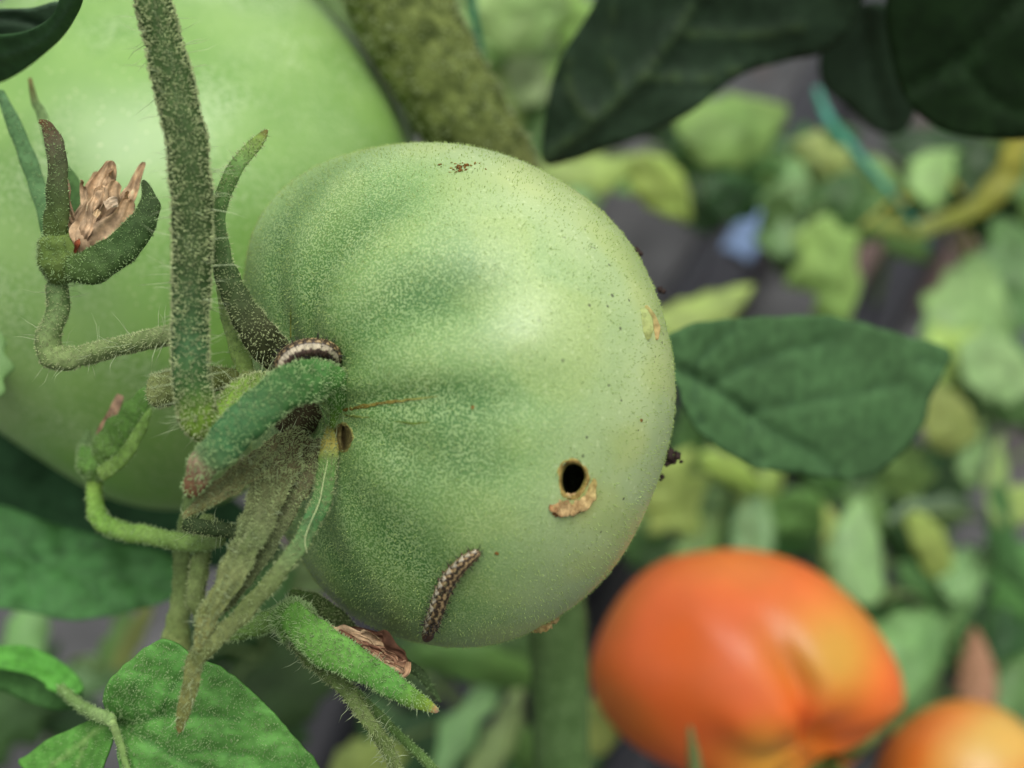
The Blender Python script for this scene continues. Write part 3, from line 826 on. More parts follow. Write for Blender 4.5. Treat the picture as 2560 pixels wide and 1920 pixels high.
# lower part of the truss stalk behind the sepals
ST2 = thing('lower_stalk', 'pale olive stalk going down behind the trailing sepals to the bright leaf', 'stem', P(445, 1600, 205))
fuzzy('stalk', ST2, [(500, 1180, 197), (470, 1290, 201), (455, 1380, 204), (453, 1489, 206), (442, 1570, 207), (432, 1640, 208)], [44, 42, 44, 48, 62, 92], [(0, (.10, .16, .05)), (.5, (.17, .24, .08)), (1, (.20, .25, .08))], thick=.8, hairs=900,
      hl=(.0002, .0004), seed=90)
fuzzy('stalk', ST2, [(520, 1290, 193), (508, 1355, 195), (497, 1428, 196), (488, 1497, 197), (502, 1548, 198)], [40, 42, 46, 46, 28], [(0, (.13, .19, .06)), (1, (.18, .24, .08))], thick=.9, hairs=600, hmat='fuzz_olive', seed=91,
      label='short olive side shoot')
fuzzy('stub', ST2, [(462, 1308, 188), (500, 1318, 187), (560, 1325, 187), (625, 1338, 188)], [34, 40, 38, 36], [(0, (.035, .06, .02)), (1, (.05, .08, .03))], thick=.8, hairs=300, hmat='fuzz_olive', seed=92, longs=12, label='dark green stub')


# ------------------------------------------------------------------ caterpillars
def caterpillar(label, pts, w, seed, stripe, dark_end, belly=None, swell=13, cream=(.56, .50, .36)):
    """pts (u,v,d) along the back; body one mesh, bristles and head as parts"""
    root = thing('caterpillar', label, 'caterpillar', P(*pts[len(pts) // 2]), 'caterpillars on the green tomato')
    n, seg = 200, 40
    v_, f_, t_, p_ = sweep(pts, w, thick=.95, seg=seg, n=n, blunt=.3)
    ns = 13
    cen = catmull(np.array([P(*p) for p in pts]), n)
    cc = cen[np.clip((t_ * (n - 1)).round().astype(int), 0, n - 1)]
    rel = v_ - cc
    s = (t_ * ns) % 1
    groove = 1 - .06 * np.exp(-((s - .0) / .10) ** 2) - .06 * np.exp(-((s - 1.0) / .10) ** 2) - .04 * np.exp(-((s - .5) / .08) ** 2)
    v_ = cc + rel * groove[:, None]
    # pattern laid round the body: p=pi/2 faces the lens side
    vn_ = VN(seed)
    ang = np.degrees(p_) + 5 * np.sin(t_ * ns * 6.28 + .5)
    nz = vn_(v_, 900)[:, 0]
    fine = np.sin(np.radians(ang) * 7 + .3 * np.sin(t_ * ns * 6.28) + nz * .6)
    col = np.where(fine[:, None] > .1, np.array((.36, .255, .12)), np.array((.055, .036, .018)))
    d1 = np.abs((ang - stripe + 180) % 360 - 180)
    wst = 19 + swell * np.sin(t_ * ns * 6.28)
    if belly is None: wst = wst * ((s > .14) & (s < .86))
    col = np.where((d1 < wst)[:, None], np.array(cream) * (1 + .12 * nz[:, None]), col)
    col = np.where(((d1 > wst) & (d1 < wst + 9))[:, None], np.array((.035, .024, .02)), col)
    if belly is not None:
        db = np.abs((ang - belly + 180) % 360 - 180)
        col = np.where((db < 62)[:, None], np.array((.05, .03, .022)) * (1 + .5 * np.abs(nz[:, None])), col)
    for off in (-46, 60, 110):
        for sp in (.3, .72):
            dd = ((ang - stripe - off + 180) % 360 - 180) / 9
            ds = (s - sp) / .08
            col = np.where((dd * dd + ds * ds < 1)[:, None], np.array((.015, .01, .009)), col)
    col = np.where((np.minimum(s, 1 - s) < .045)[:, None], col * .55, col)
    dk = np.clip((t_ - .72) / .28, 0, 1) if dark_end == 1 else np.clip((.28 - t_) / .28, 0, 1)
    col = col * (1 - .6 * dk[:, None])
    mk('body', v_, f_, M['cat'], root, tint=col)
    a, b = fuzz(v_, f_, 130, (.0005, .0012), .00008, seed=seed, lean=.3, bend=.25, blunt=.3)
    mk('bristles', a, b, M['black'], root, kind='stuff')
    a, b = fuzz(v_, f_, 90, (.0006, .0014), .00002, seed=seed + 5, lean=.5, bend=.4, blunt=.5)
    mk('fine_hairs', a, b, M['fuzz_olive'], root, kind='stuff')
    fr = cen
    Tn = norm(np.gradient(cen, axis=0)); Nn_ = norm(-FWD - Tn * (Tn @ -FWD)[:, None]); Sn = np.cross(Tn, Nn_)
    wr = np.interp(np.linspace(0, 1, n), np.linspace(0, 1, len(w)), w) * px(170) / 2
    for f_leg in (.12, .2, .36, .44, .52, .60, .90, .94, .97):
        q = int(f_leg * (n - 1))
        for sg in ((1, -1) if belly is None else (1,)):
            a0 = cen[q] + Sn[q] * sg * wr[q] * .8 - Nn_[q] * wr[q] * .3
            a1 = cen[q] + Sn[q] * sg * wr[q] * 1.25 - Nn_[q] * wr[q] * .75
            lv_, lf_, lt_, _ = sweep([tuple(project(a0)), tuple(project((a0 + a1) / 2 + Nn_[q] * wr[q] * .05)), tuple(project(a1))], [w[0] * .3, w[0] * .26, w[0] * .12], seg=8, n=10)
            mk('leg', lv_, lf_, M['cat'], root, tint=np.tile(np.array((.10, .06, .035)), (len(lv_), 1)))
    hp = pts[-1] if dark_end == 1 else pts[0]
    pp = pts[-2] if dark_end == 1 else pts[1]
    k = w[-1] if dark_end == 1 else w[0]
    dx = np.array(hp) - np.array(pp); dx = dx / np.linalg.norm(dx[:2]) * k * .55
    h0 = np.array(hp) - dx * .3; h1 = np.array(hp) + dx
    hv_, hf_, ht_, _ = sweep([tuple(h0), tuple((h0 + h1) / 2), tuple(h1)], [k * .9, k * 1.02, k * .6], thick=.9, seg=18, n=20, blunt=.6)
    mk('head', hv_, hf_, M['cat'], root, tint=np.tile(np.array((.05, .025, .015)), (len(hv_), 1)))
    return root


cp = [(1200, 1366), (1167, 1391), (1133, 1428), (1111, 1470), (1093, 1521), (1077, 1566)]
cp3 = [tuple(project(hit(u, v, .0011)[0])) for u, v in cp]
caterpillar('straight striped brown caterpillar crawling below the bore hole', cp3, [22, 35, 41, 42, 40, 32], 5, 40, 1)
cp2 = [(706, 935, 172), (710, 905, 171), (732, 883, 171), (768, 870, 171.5), (808, 871, 172.5), (834, 886, 174), (846, 910, 175.5)]
caterpillar('arched striped caterpillar tucked behind the thick curled sepal', cp2, [40, 46, 50, 50, 48, 42, 26], 8, 95, 1, belly=15, swell=5, cream=(.44, .38, .26))

# ------------------------------------------------------------------ leaves traced as their own shapes
def blade(pts_px, depth, mat, col, parent=None, veins=(), step=14, thick=.0004, seed=1, wav=.6, name='blade', vein_col=None, edge_tooth=0, wfreq=14):
    """leaf blade: outline in photo pixels, depth(u,v) in mm, veins [(polyline, half width px, groove mm)]"""
    o = np.array(pts_px, float)
    n = len(o)
    cl = catmull(np.vstack([o, o[:1]]), n * 10)[:-1]
    # resample evenly
    seg = np.linalg.norm(np.diff(np.vstack([cl, cl[:1]]), axis=0), axis=1); cum = np.concatenate([[0], np.cumsum(seg)])
    m = max(30, int(cum[-1] / step))
    tt = np.linspace(0, cum[-1], m, endpoint=False)
    bx = np.interp(tt, cum, np.append(cl[:, 0], cl[0, 0])); by = np.interp(tt, cum, np.append(cl[:, 1], cl[0, 1]))
    if edge_tooth:
        cxy = np.array([bx.mean(), by.mean()]); r = np.hypot(bx - cxy[0], by - cxy[1])
        k = 1 + edge_tooth * (np.abs(((tt / (step * 6)) % 1) - .5) * 2 - .5) / r
        bx = cxy[0] + (bx - cxy[0]) * k; by = cxy[1] + (by - cxy[1]) * k
    B_ = np.stack([bx, by], -1)
    x0, y0 = B_.min(0); x1, y1 = B_.max(0)
    gx, gy = np.meshgrid(np.arange(x0, x1, step), np.arange(y0, y1, step), indexing='ij')
    G = np.stack([gx, gy], -1).reshape(-1, 2) + rng.uniform(-.25, .25, (gx.size, 2)) * step
    ins = np.zeros(len(G), bool); j = m - 1
    for i in range(m):
        c = ((B_[i, 1] > G[:, 1]) != (B_[j, 1] > G[:, 1])) & (G[:, 0] < (B_[j, 0] - B_[i, 0]) * (G[:, 1] - B_[i, 1]) / (B_[j, 1] - B_[i, 1] + 1e-12) + B_[i, 0])
        ins ^= c; j = i
    G = G[ins]
    dm = np.min(np.hypot(G[:, None, 0] - B_[None, :, 0], G[:, None, 1] - B_[None, :, 1]), 1)
    G = G[dm > step * .55]
    A = np.vstack([B_, G])
    res = delaunay_2d_cdt([Vector(p) for p in A], [], [list(range(m))], 1, 1e-6)
    A = np.array([p[:] for p in res[0]]); F_ = [f for f in res[2]]
    F_ = np.array([f for f in F_ if len(f) == 3])
    d = np.array([depth(u, v) for u, v in A])
    vnz = VN(seed)
    A3 = np.c_[A, np.zeros(len(A))]
    d = d + wav * vnz(A3 / 2560, wfreq)[:, 0] + wav * .35 * vnz(A3 / 2560, wfreq * 2.7)[:, 1]
    c = np.tile(np.array(col, float), (len(A), 1)) * (1 + .10 * vnz(A3 / 2560, 9)[:, 2:3])
    for (poly, hw, gd) in veins:
        pl = catmull(np.array(poly, float), 40)
        dist = np.min(np.hypot(A[:, None, 0] - pl[None, :, 0], A[:, None, 1] - pl[None, :, 1]), 1)
        g = np.exp(-(dist / hw) ** 2)
        d = d + gd * g
        if vein_col is not None:
            g2 = np.exp(-(dist / (hw * .45)) ** 2)[:, None]
            c = c * (1 - g2) + np.array(vein_col) * g2
    top = np.array([P(u, v, q) for (u, v), q in zip(A, d)])
    ref = np.cross(top[F_[:, 1]] - top[F_[:, 0]], top[F_[:, 2]] - top[F_[:, 0]])
    flip = (ref @ FWD) > 0
    F_[flip] = F_[flip][:, ::-1]
    vnrm = np.zeros_like(top)
    fn = np.cross(top[F_[:, 1]] - top[F_[:, 0]], top[F_[:, 2]] - top[F_[:, 0]])
    for k in range(3): np.add.at(vnrm, F_[:, k], fn)
    bot = top - norm(vnrm) * thick
    N_ = len(top)
    # rim
    ed = {}
    for f in F_:
        for q in range(3):
            e = (f[q], f[(q + 1) % 3])
            ed[e] = 1
    rim = [(a, b) for (a, b) in ed if (b, a) not in ed]
    rim = np.array(rim)
    Fr = np.stack([rim[:, 1], rim[:, 0], rim[:, 0] + N_, rim[:, 1] + N_], -1)
    Vv = np.concatenate([top, bot]); cc = np.concatenate([c, c * .9])
    ob = mk(name, Vv, [np.concatenate([F_, F_[:, ::-1] + N_]), Fr], M[mat], parent, tint=cc)
    return ob, top, F_


def add_fuzz(parent, V_, F_, n, hl, hr, mat, seed):
    a, b = fuzz(V_, [F_], n, hl, hr, seed=seed, lean=.7, bend=.8)
    return mk('fuzz', a, b, M[mat], parent, kind='stuff')


# bright leaf, bottom left, near and sharp
L1 = thing('tomato_leaf', 'bright green fuzzy heart-shaped leaf lying at the bottom left corner', 'leaf', P(280, 1800, 186), 'tomato leaves')
def dep1(u, v):
    return 187 + .012 * (v - 1800) - .006 * (u - 400) + 3.5 * math.exp(-((u - 300) / 60) ** 2 - ((v - 1800) / 60) ** 2) + 5 * max(0, (u - 560) / 300) ** 2
b_, t_, f_ = blade([(276, 1800), (258, 1756), (270, 1708), (326, 1650), (388, 1604), (430, 1606), (488, 1642), (562, 1676), (612, 1716), (671, 1770), (732, 1839), (800, 1920), (840, 2010), (700, 2120), (480, 2110), (340, 2040), (300, 1930), (290, 1850)],
                   dep1, 'leaf', (.115, .31, .065), L1, step=9, seed=21, wav=.32, edge_tooth=3, wfreq=30,
                   veins=[([(276, 1800), (300, 1860), (322, 1930), (370, 2040)], 10, .5), ([(290, 1800), (330, 1806), (400, 1788), (470, 1784)], 16, 1.3), ([(300, 1812), (360, 1845), (427, 1884), (520, 1930)], 16, 1.3),
                          ([(470, 1784), (540, 1790), (600, 1800)], 9, .4), ([(427, 1884), (520, 1880), (620, 1890)], 9, .4), ([(400, 1788), (430, 1720), (470, 1680)], 9, .35), ([(340, 1806), (330, 1740), (350, 1690)], 8, .35)],
                   vein_col=(.07, .20, .045))
add_fuzz(b_, t_, f_, 5200, (.0002, .0005), .000055, 'fuzz_green', 5)
fuzzy('midrib', L1, [(277, 1798, 186), (300, 1858, 187.5), (322, 1930, 188.5), (372, 2040, 190)], [24, 20, 16, 12], [(0, (.24, .36, .12)), (1, (.2, .34, .1))], thick=.7, hairs=150, seed=95)
fuzzy('petiole', L1, [(150, 1720, 208), (195, 1760, 198), (240, 1785, 190), (282, 1802, 186)], [26, 30, 34, 34], [(0, (.16, .28, .08)), (1, (.22, .34, .12))], thick=.8, hairs=250, seed=96)

L2 = thing('tomato_leaf', 'small folded bright leaf in the very bottom left corner', 'leaf', P(260, 1805, 189), 'tomato leaves')
b_, t_, f_ = blade([(272, 1802), (228, 1800), (170, 1826), (120, 1848), (70, 1886), (44, 1906), (90, 1945), (170, 2000), (230, 1980), (262, 1900), (280, 1840)], lambda u, v: 190 + .05 * (272 - u) - .03 * (v - 1850), 'leaf', (.10, .29, .05), L2, step=10,
                   seed=22, wav=.6, veins=[([(272, 1802), (200, 1860), (110, 1930)], 12, -1.2), ([(215, 1850), (190, 1920)], 8, .5)], vein_col=(.2, .36, .1))
add_fuzz(b_, t_, f_, 350, (.0002, .0005), .00004, 'fuzz_green', 6)

L3 = thing('tomato_leaf', 'curled light green leaf entering from the left edge near the bottom', 'leaf', P(100, 1690, 222), 'tomato leaves')
blade([(-90, 1610), (0, 1614), (61, 1614), (134, 1642), (183, 1682), (206, 1722), (170, 1735), (118, 1722), (110, 1704), (61, 1682), (0, 1672), (-90, 1660)], lambda u, v: 222 - .05 * (v - 1660), 'leaf', (.10, .33, .05), L3, step=12, seed=23, wav=.5,
      veins=[([(-90, 1640), (60, 1645), (190, 1715)], 12, 1.0)], name='blade')
blade([(-90, 1655), (0, 1664), (61, 1674), (112, 1700), (130, 1722), (200, 1722), (196, 1766), (140, 1776), (70, 1756), (0, 1728), (-90, 1716)], lambda u, v: 226 + .02 * (v - 1700), 'leaf', (.065, .18, .045), L3, step=12, seed=24, wav=.5, name='blade')

# dark leaves behind
L4 = thing('tomato_leaf', 'broad dark green leaf at the left edge below the big back tomato', 'leaf', P(200, 1400, 262), 'tomato leaves')
blade([(-160, 1235), (0, 1262), (130, 1308), (290, 1350), (400, 1376), (470, 1420), (440, 1486), (340, 1524), (180, 1549), (80, 1530), (-160, 1470)], lambda u, v: 262 - .05 * (v - 1400) + .02 * u, 'leaf_dark', (.055, .16, .045), L4, step=16, seed=25, wav=1.2,
      veins=[([(-160, 1300), (80, 1400), (430, 1470)], 14, 1.6), ([(80, 1400), (200, 1370), (300, 1360)], 12, 1.0), ([(170, 1425), (250, 1490), (300, 1525)], 12, 1.0)], vein_col=(.04, .11, .035))
L5 = thing('tomato_leaf', 'deeply shaded leaf between the back tomato and the broad dark leaf', 'leaf', P(200, 1250, 290), 'tomato leaves')
blade([(-200, 1040), (60, 1080), (260, 1130), (470, 1180), (620, 1280), (700, 1380), (560, 1420), (300, 1400), (60, 1330), (-200, 1290)], lambda u, v: 300 + .05 * (v - 1250), 'leaf_dark', (.028, .085, .03), L5, step=22, seed=26, wav=1.0,
      veins=[([(-200, 1150), (200, 1240), (650, 1370)], 16, 1.6)])
L6 = thing('tomato_leaf', 'dark folded leaf hanging into the top left corner', 'leaf', P(100, 60, 222), 'tomato leaves')
blade([(-70, 92), (30, 88), (90, 70), (128, 40), (150, -10), (158, -90), (222, -90), (208, 0), (186, 50), (154, 96), (102, 143), (53, 180), (0, 207), (-70, 222)], lambda u, v: 198 + .10 * (v - 60) - .03 * u, 'leaf_dark', (.035, .095, .03), L6, step=10, seed=27, wav=.4, wfreq=6,
      veins=[([(-70, 150), (40, 130), (130, 80), (190, -20)], 14, -.8)], vein_col=(.05, .11, .05))
blade([(-70, 30), (10, 26), (80, 22), (140, 6), (165, 20), (150, 70), (60, 112), (-70, 122)], lambda u, v: 203 + .05 * (v - 60), 'leaf_dark', (.045, .085, .045), L6, step=9, seed=127, wav=.3, wfreq=8, veins=[([(-70, 40), (30, 44), (105, 60)], 9, 1.2)], vein_col=(.02, .05, .02), name='folded_edge')
L7 = thing('tomato_leaf', 'large dark blue-green leaf hanging point down right of the thick stem', 'leaf', P(1700, 100, 262), 'tomato leaves')
b7 = lambda u, v: 300 - .045 * (410 - v) * 1.0 + .012 * (u - 1700)
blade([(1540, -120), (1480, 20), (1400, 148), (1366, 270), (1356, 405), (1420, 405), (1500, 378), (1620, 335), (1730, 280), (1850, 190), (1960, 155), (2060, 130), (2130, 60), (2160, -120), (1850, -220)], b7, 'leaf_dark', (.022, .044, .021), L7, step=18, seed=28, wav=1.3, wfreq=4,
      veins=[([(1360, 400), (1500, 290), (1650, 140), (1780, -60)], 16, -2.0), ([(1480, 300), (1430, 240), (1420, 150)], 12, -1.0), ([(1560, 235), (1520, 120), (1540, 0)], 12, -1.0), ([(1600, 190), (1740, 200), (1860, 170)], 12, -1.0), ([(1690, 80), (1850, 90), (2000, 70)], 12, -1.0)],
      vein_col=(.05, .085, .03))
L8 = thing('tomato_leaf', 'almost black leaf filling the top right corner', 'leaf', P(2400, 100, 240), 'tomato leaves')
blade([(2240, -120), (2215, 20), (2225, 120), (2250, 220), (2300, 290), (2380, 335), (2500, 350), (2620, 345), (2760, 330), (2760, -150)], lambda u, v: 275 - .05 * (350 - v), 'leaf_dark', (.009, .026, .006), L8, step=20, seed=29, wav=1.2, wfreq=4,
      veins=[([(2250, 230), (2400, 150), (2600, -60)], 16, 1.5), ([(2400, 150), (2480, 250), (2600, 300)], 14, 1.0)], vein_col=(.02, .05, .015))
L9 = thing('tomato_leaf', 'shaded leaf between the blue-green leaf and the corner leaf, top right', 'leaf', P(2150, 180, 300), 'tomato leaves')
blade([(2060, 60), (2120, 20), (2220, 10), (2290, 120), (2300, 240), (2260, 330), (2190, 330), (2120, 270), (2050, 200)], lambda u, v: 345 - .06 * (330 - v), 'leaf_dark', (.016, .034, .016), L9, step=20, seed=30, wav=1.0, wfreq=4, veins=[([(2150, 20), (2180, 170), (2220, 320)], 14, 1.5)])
L10 = thing('tomato_leaf', 'mid-green leaf sticking out sideways behind the tomato at right', 'leaf', P(1680, 880, 240), 'tomato leaves')
blade([(1600, 900), (1655, 848), (1740, 808), (1850, 795), (1960, 790), (2070, 789), (2160, 808), (2260, 838), (2372, 872), (2362, 930), (2330, 990), (2310, 1060), (2260, 1130), (2190, 1185), (2110, 1200), (2000, 1185), (1900, 1172), (1830, 1140), (1760, 1090), (1715, 1030), (1690, 960)],
      lambda u, v: 238 + .07 * (u - 1680) + .012 * (v - 990), 'leaf_dark', (.060, .135, .048), L10, step=14, seed=31, wav=.6, wfreq=6, edge_tooth=4,
      veins=[([(1660, 905), (1800, 985), (1920, 1070), (2040, 1140), (2100, 1195)], 15, 2.2), ([(1780, 960), (1900, 900), (2080, 850)], 13, 1.2), ([(1860, 1030), (2050, 1000), (2250, 960)], 13, 1.0), ([(1870, 1040), (1885, 1110), (1900, 1160)], 10, 1.6),
             ([(1740, 940), (1740, 1010), (1760, 1070)], 10, 1.2), ([(1720, 935), (1790, 860), (1860, 810)], 11, .8), ([(2300, 900), (2350, 915)], 14, 2.0)], vein_col=(.046, .105, .042))

# ------------------------------------------------------------------ big green tomato behind
u1 = px(280)
BC = P(395, 545, 280)
V2, Q2, T2m, P2m, VAL2 = tomato_shape(BC, (-.35, -.62, -.5), 650 * u1, 560 * u1, valleys=[(0, 14, .02), (70, 16, .02), (130, 14, .02), (-60, 16, .02), (-120, 16, .02)], nphi=240, nt=150, seed=9, lob=.012)
OUT2 = [(1050, 420), (1040, 340), (1000, 250), (960, 180), (900, 105), (800, 0), (700, -60), (550, -110), (400, -120), (200, -90), (0, 0), (-150, 140), (-240, 350), (-260, 560), (-230, 780), (-140, 960), (0, 1085), (100, 1150), (220, 1225), (350, 1270), (500, 1275), (640, 1220),
        (770, 1110), (900, 940), (1000, 750), (1050, 580)]
V2 = fit_outline(V2, (395, 545), OUT2)
w2 = VN(15)(V2 - BC, 14); w3 = VN(16)(V2 - BC, 40)
mixv = np.clip(.5 + .35 * w2[:, 0] + .1 * w3[:, 0], 0, 1)[:, None]
tint2 = np.array((.18, .35, .065)) * (1 - mixv) + np.array((.25, .42, .115)) * mixv
T2 = thing('green_tomato', 'large blurred smooth green tomato behind the stalk, upper left', 'tomato', BC)
mk('fruit', V2, [Q2], M['back_tomato'], T2, tint=tint2, attrs={'fleck': np.clip(.28 + .3 * w3[:, 1], 0, .6)})

# thick stems
SM = thing('main_stem', 'thick fuzzy olive main stem behind the green tomato, top middle', 'stem', P(1150, 300, 268))
fuzzy('stem', SM, [(900, -240, 268), (960, -100, 268), (1010, 30, 268), (1085, 170, 268), (1165, 310, 270), (1250, 470, 276), (1320, 700, 290), (1370, 1050, 300), (1388, 1400, 304)], [262, 262, 258, 246, 236, 230, 215, 185, 150], [(0, (.10, .13, .035)), (.5, (.095, .125, .035)), (.75, (.10, .105, .04)), (1, (.12, .15, .05))],
      thick=1.0, n=70, seg=26, hairs=3600, hl=(.0006, .0016), hr=.00022, hmat='fuzz_olive', seed=40, rough=.03, rfreq=90, mat='stem_rough', lean=1.2)
S2 = thing('side_stem', 'narrow grey-green side stem between back tomato and thick main stem', 'stem', P(880, 60, 300))
fuzzy('stem', S2, [(730, -120, 306), (800, -20, 306), (890, 90, 304), (980, 220, 300), (1050, 330, 296)], [66, 68, 68, 66, 60], [(0, (.10, .17, .06)), (1, (.10, .15, .05))], thick=.9, hairs=0, seed=41)
S3 = thing('upright_stem', 'upright green stem below the green tomato beside the orange one', 'stem', P(1400, 1750, 300))
fuzzy('stem', S3, [(1385, 1380, 292), (1393, 1560, 298), (1400, 1700, 302), (1405, 1850, 306), (1408, 2050, 312), (1405, 2500, 330)], [140, 146, 146, 142, 140, 140], [(0, (.075, .13, .04)), (.5, (.085, .155, .05)), (1, (.09, .16, .05))], thick=.9, hairs=900, hl=(.0004, .0008), hr=.00008, seed=42, rough=.03, rfreq=60)

# twines
def twine(label, pts, w, col, d):
    o_v, o_f, o_t, _ = sweep(pts, w, thick=.9, seg=10, n=60, rough=.12, rfreq=300)
    o = mk('twine', o_v, o_f, M['skin'], tint=np.tile(np.array(col), (len(o_v), 1)))
    return tag(o, label, 'twine')


twine('dark green garden twine hanging down beside the thick stem, top middle', [(1165, -200, 320), (1180, 0, 320), (1190, 70, 320), (1204, 160, 321), (1208, 320, 322), (1215, 700, 330)], [20, 20, 20, 18, 14, 14], (.008, .11, .06), 320)
twine('bright teal garden twine running among the far leaves at right', [(2040, 220, 520), (2072, 300, 515), (2130, 370, 512), (2190, 440, 512), (2240, 500, 518), (2330, 620, 560)], [16, 26, 24, 20, 16, 12], (.07, .28, .20), 560)

# ------------------------------------------------------------------ orange tomatoes
u2 = px(385)
OC = P(1872, 1690, 385)
V3, Q3, T3m, P3m, VAL3 = tomato_shape(OC, (.34, -.48, .80), 395 * u2, 330 * u2, cavity=(.09, .30), valleys=[(112, 10, .11), (60, 24, .02), (10, 24, .03), (185, 20, .05), (-60, 20, .06), (-110, 22, .06)], nphi=240, nt=150, seed=12, lob=.015)
OUT3 = [(2274, 1763), (2240, 1812), (2150, 1880), (2057, 1960), (1950, 2010), (1830, 1990), (1700, 1918), (1556, 1840), (1485, 1750), (1470, 1665), (1499, 1585), (1552, 1488), (1640, 1406), (1730, 1384), (1813, 1374), (1900, 1380), (1983, 1402), (2097, 1470), (2183, 1565), (2255, 1700)]
V3 = fit_outline(V3, (1872, 1690), OUT3)
w4 = VN(31)(V3 - OC, 18); q3 = project(V3)
ye = np.clip(np.exp(-((q3[:, 0] - 2110) / 110) ** 2 - ((q3[:, 1] - 1670) / 130) ** 2) * 1.0 + .8 * np.exp(-((q3[:, 0] - 1920) / 90) ** 2 - ((q3[:, 1] - 1880) / 90) ** 2) + .18 * w4[:, 0] + .05, 0, 1)[:, None]
ye = np.clip(ye + .25 * np.exp(-((q3[:, 0] - 1880) / 120) ** 2 - ((q3[:, 1] - 1430) / 60) ** 2)[:, None], 0, 1)
tint3 = np.array((.74, .135, .018)) * (1 - ye) + np.array((.60, .30, .03)) * ye
T3 = thing('orange_tomato', 'ripening lobed orange tomato, blurred, at the bottom right', 'tomato', OC, 'ripening orange tomatoes')
mk('fruit', V3, [Q3], M['orange_tomato'], T3, tint=tint3)
fuzzy('sepal', T3, [(2070, 1890, 366), (2120, 1890, 352), (2190, 1845, 352), (2262, 1772, 372)], [30, 30, 26, 10], [(0, (.06, .09, .02)), (1, (.10, .10, .03))], thick=.4, hairs=0, seed=44)
fuzzy('sepal', T3, [(2060, 1905, 362), (2010, 1960, 350), (1990, 2040, 350)], [30, 36, 14], [(0, (.06, .09, .02)), (1, (.08, .12, .03))], thick=.4, hairs=0, seed=45)
fuzzy('pedicel', T3, [(2052, 1895, 372), (2110, 1950, 350), (2180, 2060, 345), (2230, 2200, 350)], [50, 44, 44, 46], [(0, (.06, .09, .02)), (1, (.09, .14, .04))], thick=.9, hairs=0, seed=46)
SG = thing('thin_shoot', 'thin grey-green shoot standing in front of the orange tomato at the bottom edge', 'stem', P(1735, 1950, 318))
fuzzy('shoot', SG, [(1724, 1815, 318), (1734, 1880, 318), (1742, 1960, 319), (1748, 2100, 322)], [10, 30, 40, 44], [(0, (.13, .15, .05)), (1, (.10, .14, .05))], thick=.8, hairs=0, seed=47)
u3 = px(405)
OC2 = P(2405, 1960, 410)
V4, Q4, T4m, P4m, VAL4 = tomato_shape(OC2, (.5, -.6, .5), 215 * px(410), 195 * px(410), valleys=[(100, 18, .04), (20, 20, .04), (-70, 20, .04)], nphi=160, nt=100, seed=14, lob=.02)
w5 = VN(33)(V4 - OC2, 22); q4 = project(V4)
ye = np.clip(.62 + .35 * w5[:, 0] - .9 * np.exp(-((q4[:, 0] - 2230) / 60) ** 2), 0, 1)[:, None]
T4 = thing('orange_tomato', 'smaller yellow-orange tomato cut off by the bottom right corner', 'tomato', OC2, 'ripening orange tomatoes')
mk('fruit', V4, [Q4], M['orange_tomato'], T4, tint=np.array((.60, .16, .02)) * (1 - ye) + np.array((.55, .33, .06)) * ye)

# ------------------------------------------------------------------ drip pipes on the ground fabric
def to_ground(u, v, h=0.0):
    d = norm(P(u, v, 500) - CAM)
    return CAM + d * ((h - CAM[2]) / d[2])


M['pipe'] = flat('black_pipe', (.010, .010, .013), rough=.3, spec=.5, var=.15, scale=40)
M['pipe_sheen'] = flat('painted_pipe_sheen', (.11, .17, .28), rough=.4, spec=.5, var=.1, scale=30)  # blue colour painted in for the sky's sheen on the black pipe
def pipe(label, a, b, r, stripe=None):  # stripe: arc of the sky sheen, painted on as a short blue patch
    A_, B_ = to_ground(*a, r), to_ground(*b, r)
    dd = norm(B_ - A_)
    A_, B_ = A_ - dd * .9, B_ + dd * .9
    pts = [tuple(project(A_ + (B_ - A_) * k)) for k in (0,)]
    n, seg = 40, 20
    c = A_ + (B_ - A_) * np.linspace(0, 1, n)[:, None]
    c = c + np.stack([.004 * np.sin(np.linspace(0, 9, n)), 0 * c[:, 0], 0 * c[:, 0]], -1)
    T = norm(np.gradient(c, axis=0)); S = norm(np.cross(T, np.array([0, 0, 1.0]))); N_ = np.cross(S, T)
    ph = np.linspace(0, 2 * np.pi, seg, endpoint=False)
    V_ = (c[:, None] + r * (S[:, None] * np.cos(ph)[None, :, None] + N_[:, None] * np.sin(ph)[None, :, None])).reshape(-1, 3)
    i = np.arange(n - 1)[:, None] * seg; j = np.arange(seg)[None]; j2 = (j + 1) % seg
    Q_ = np.stack([i + j, i + seg + j, i + seg + j2, i + j2], -1).reshape(-1, 4)
    o = tag(mk('drip_pipe', V_, [Q_], M['pipe']), label, 'pipe', 'drip pipes on the ground fabric')
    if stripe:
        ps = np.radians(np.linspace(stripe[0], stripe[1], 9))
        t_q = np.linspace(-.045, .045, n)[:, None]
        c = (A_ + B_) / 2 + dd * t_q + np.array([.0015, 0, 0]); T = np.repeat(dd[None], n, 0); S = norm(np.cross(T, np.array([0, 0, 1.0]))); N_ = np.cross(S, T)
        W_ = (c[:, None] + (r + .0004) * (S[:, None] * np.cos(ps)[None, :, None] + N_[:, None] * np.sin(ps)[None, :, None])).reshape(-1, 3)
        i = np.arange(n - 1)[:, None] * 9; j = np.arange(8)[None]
        mk('painted_sheen', W_, [np.stack([i + j, i + j + 1, i + 10 + j, i + 9 + j], -1).reshape(-1, 4)], M['pipe_sheen'], o)
    return o


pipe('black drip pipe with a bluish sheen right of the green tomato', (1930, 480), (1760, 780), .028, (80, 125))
pipe('black drip pipe lying under the far leaves near the right edge', (2300, 620), (2170, 860), .02)
pipe('black drip pipe showing at the bottom edge left of the upright stem', (900, 1660), (790, 1920), .022)

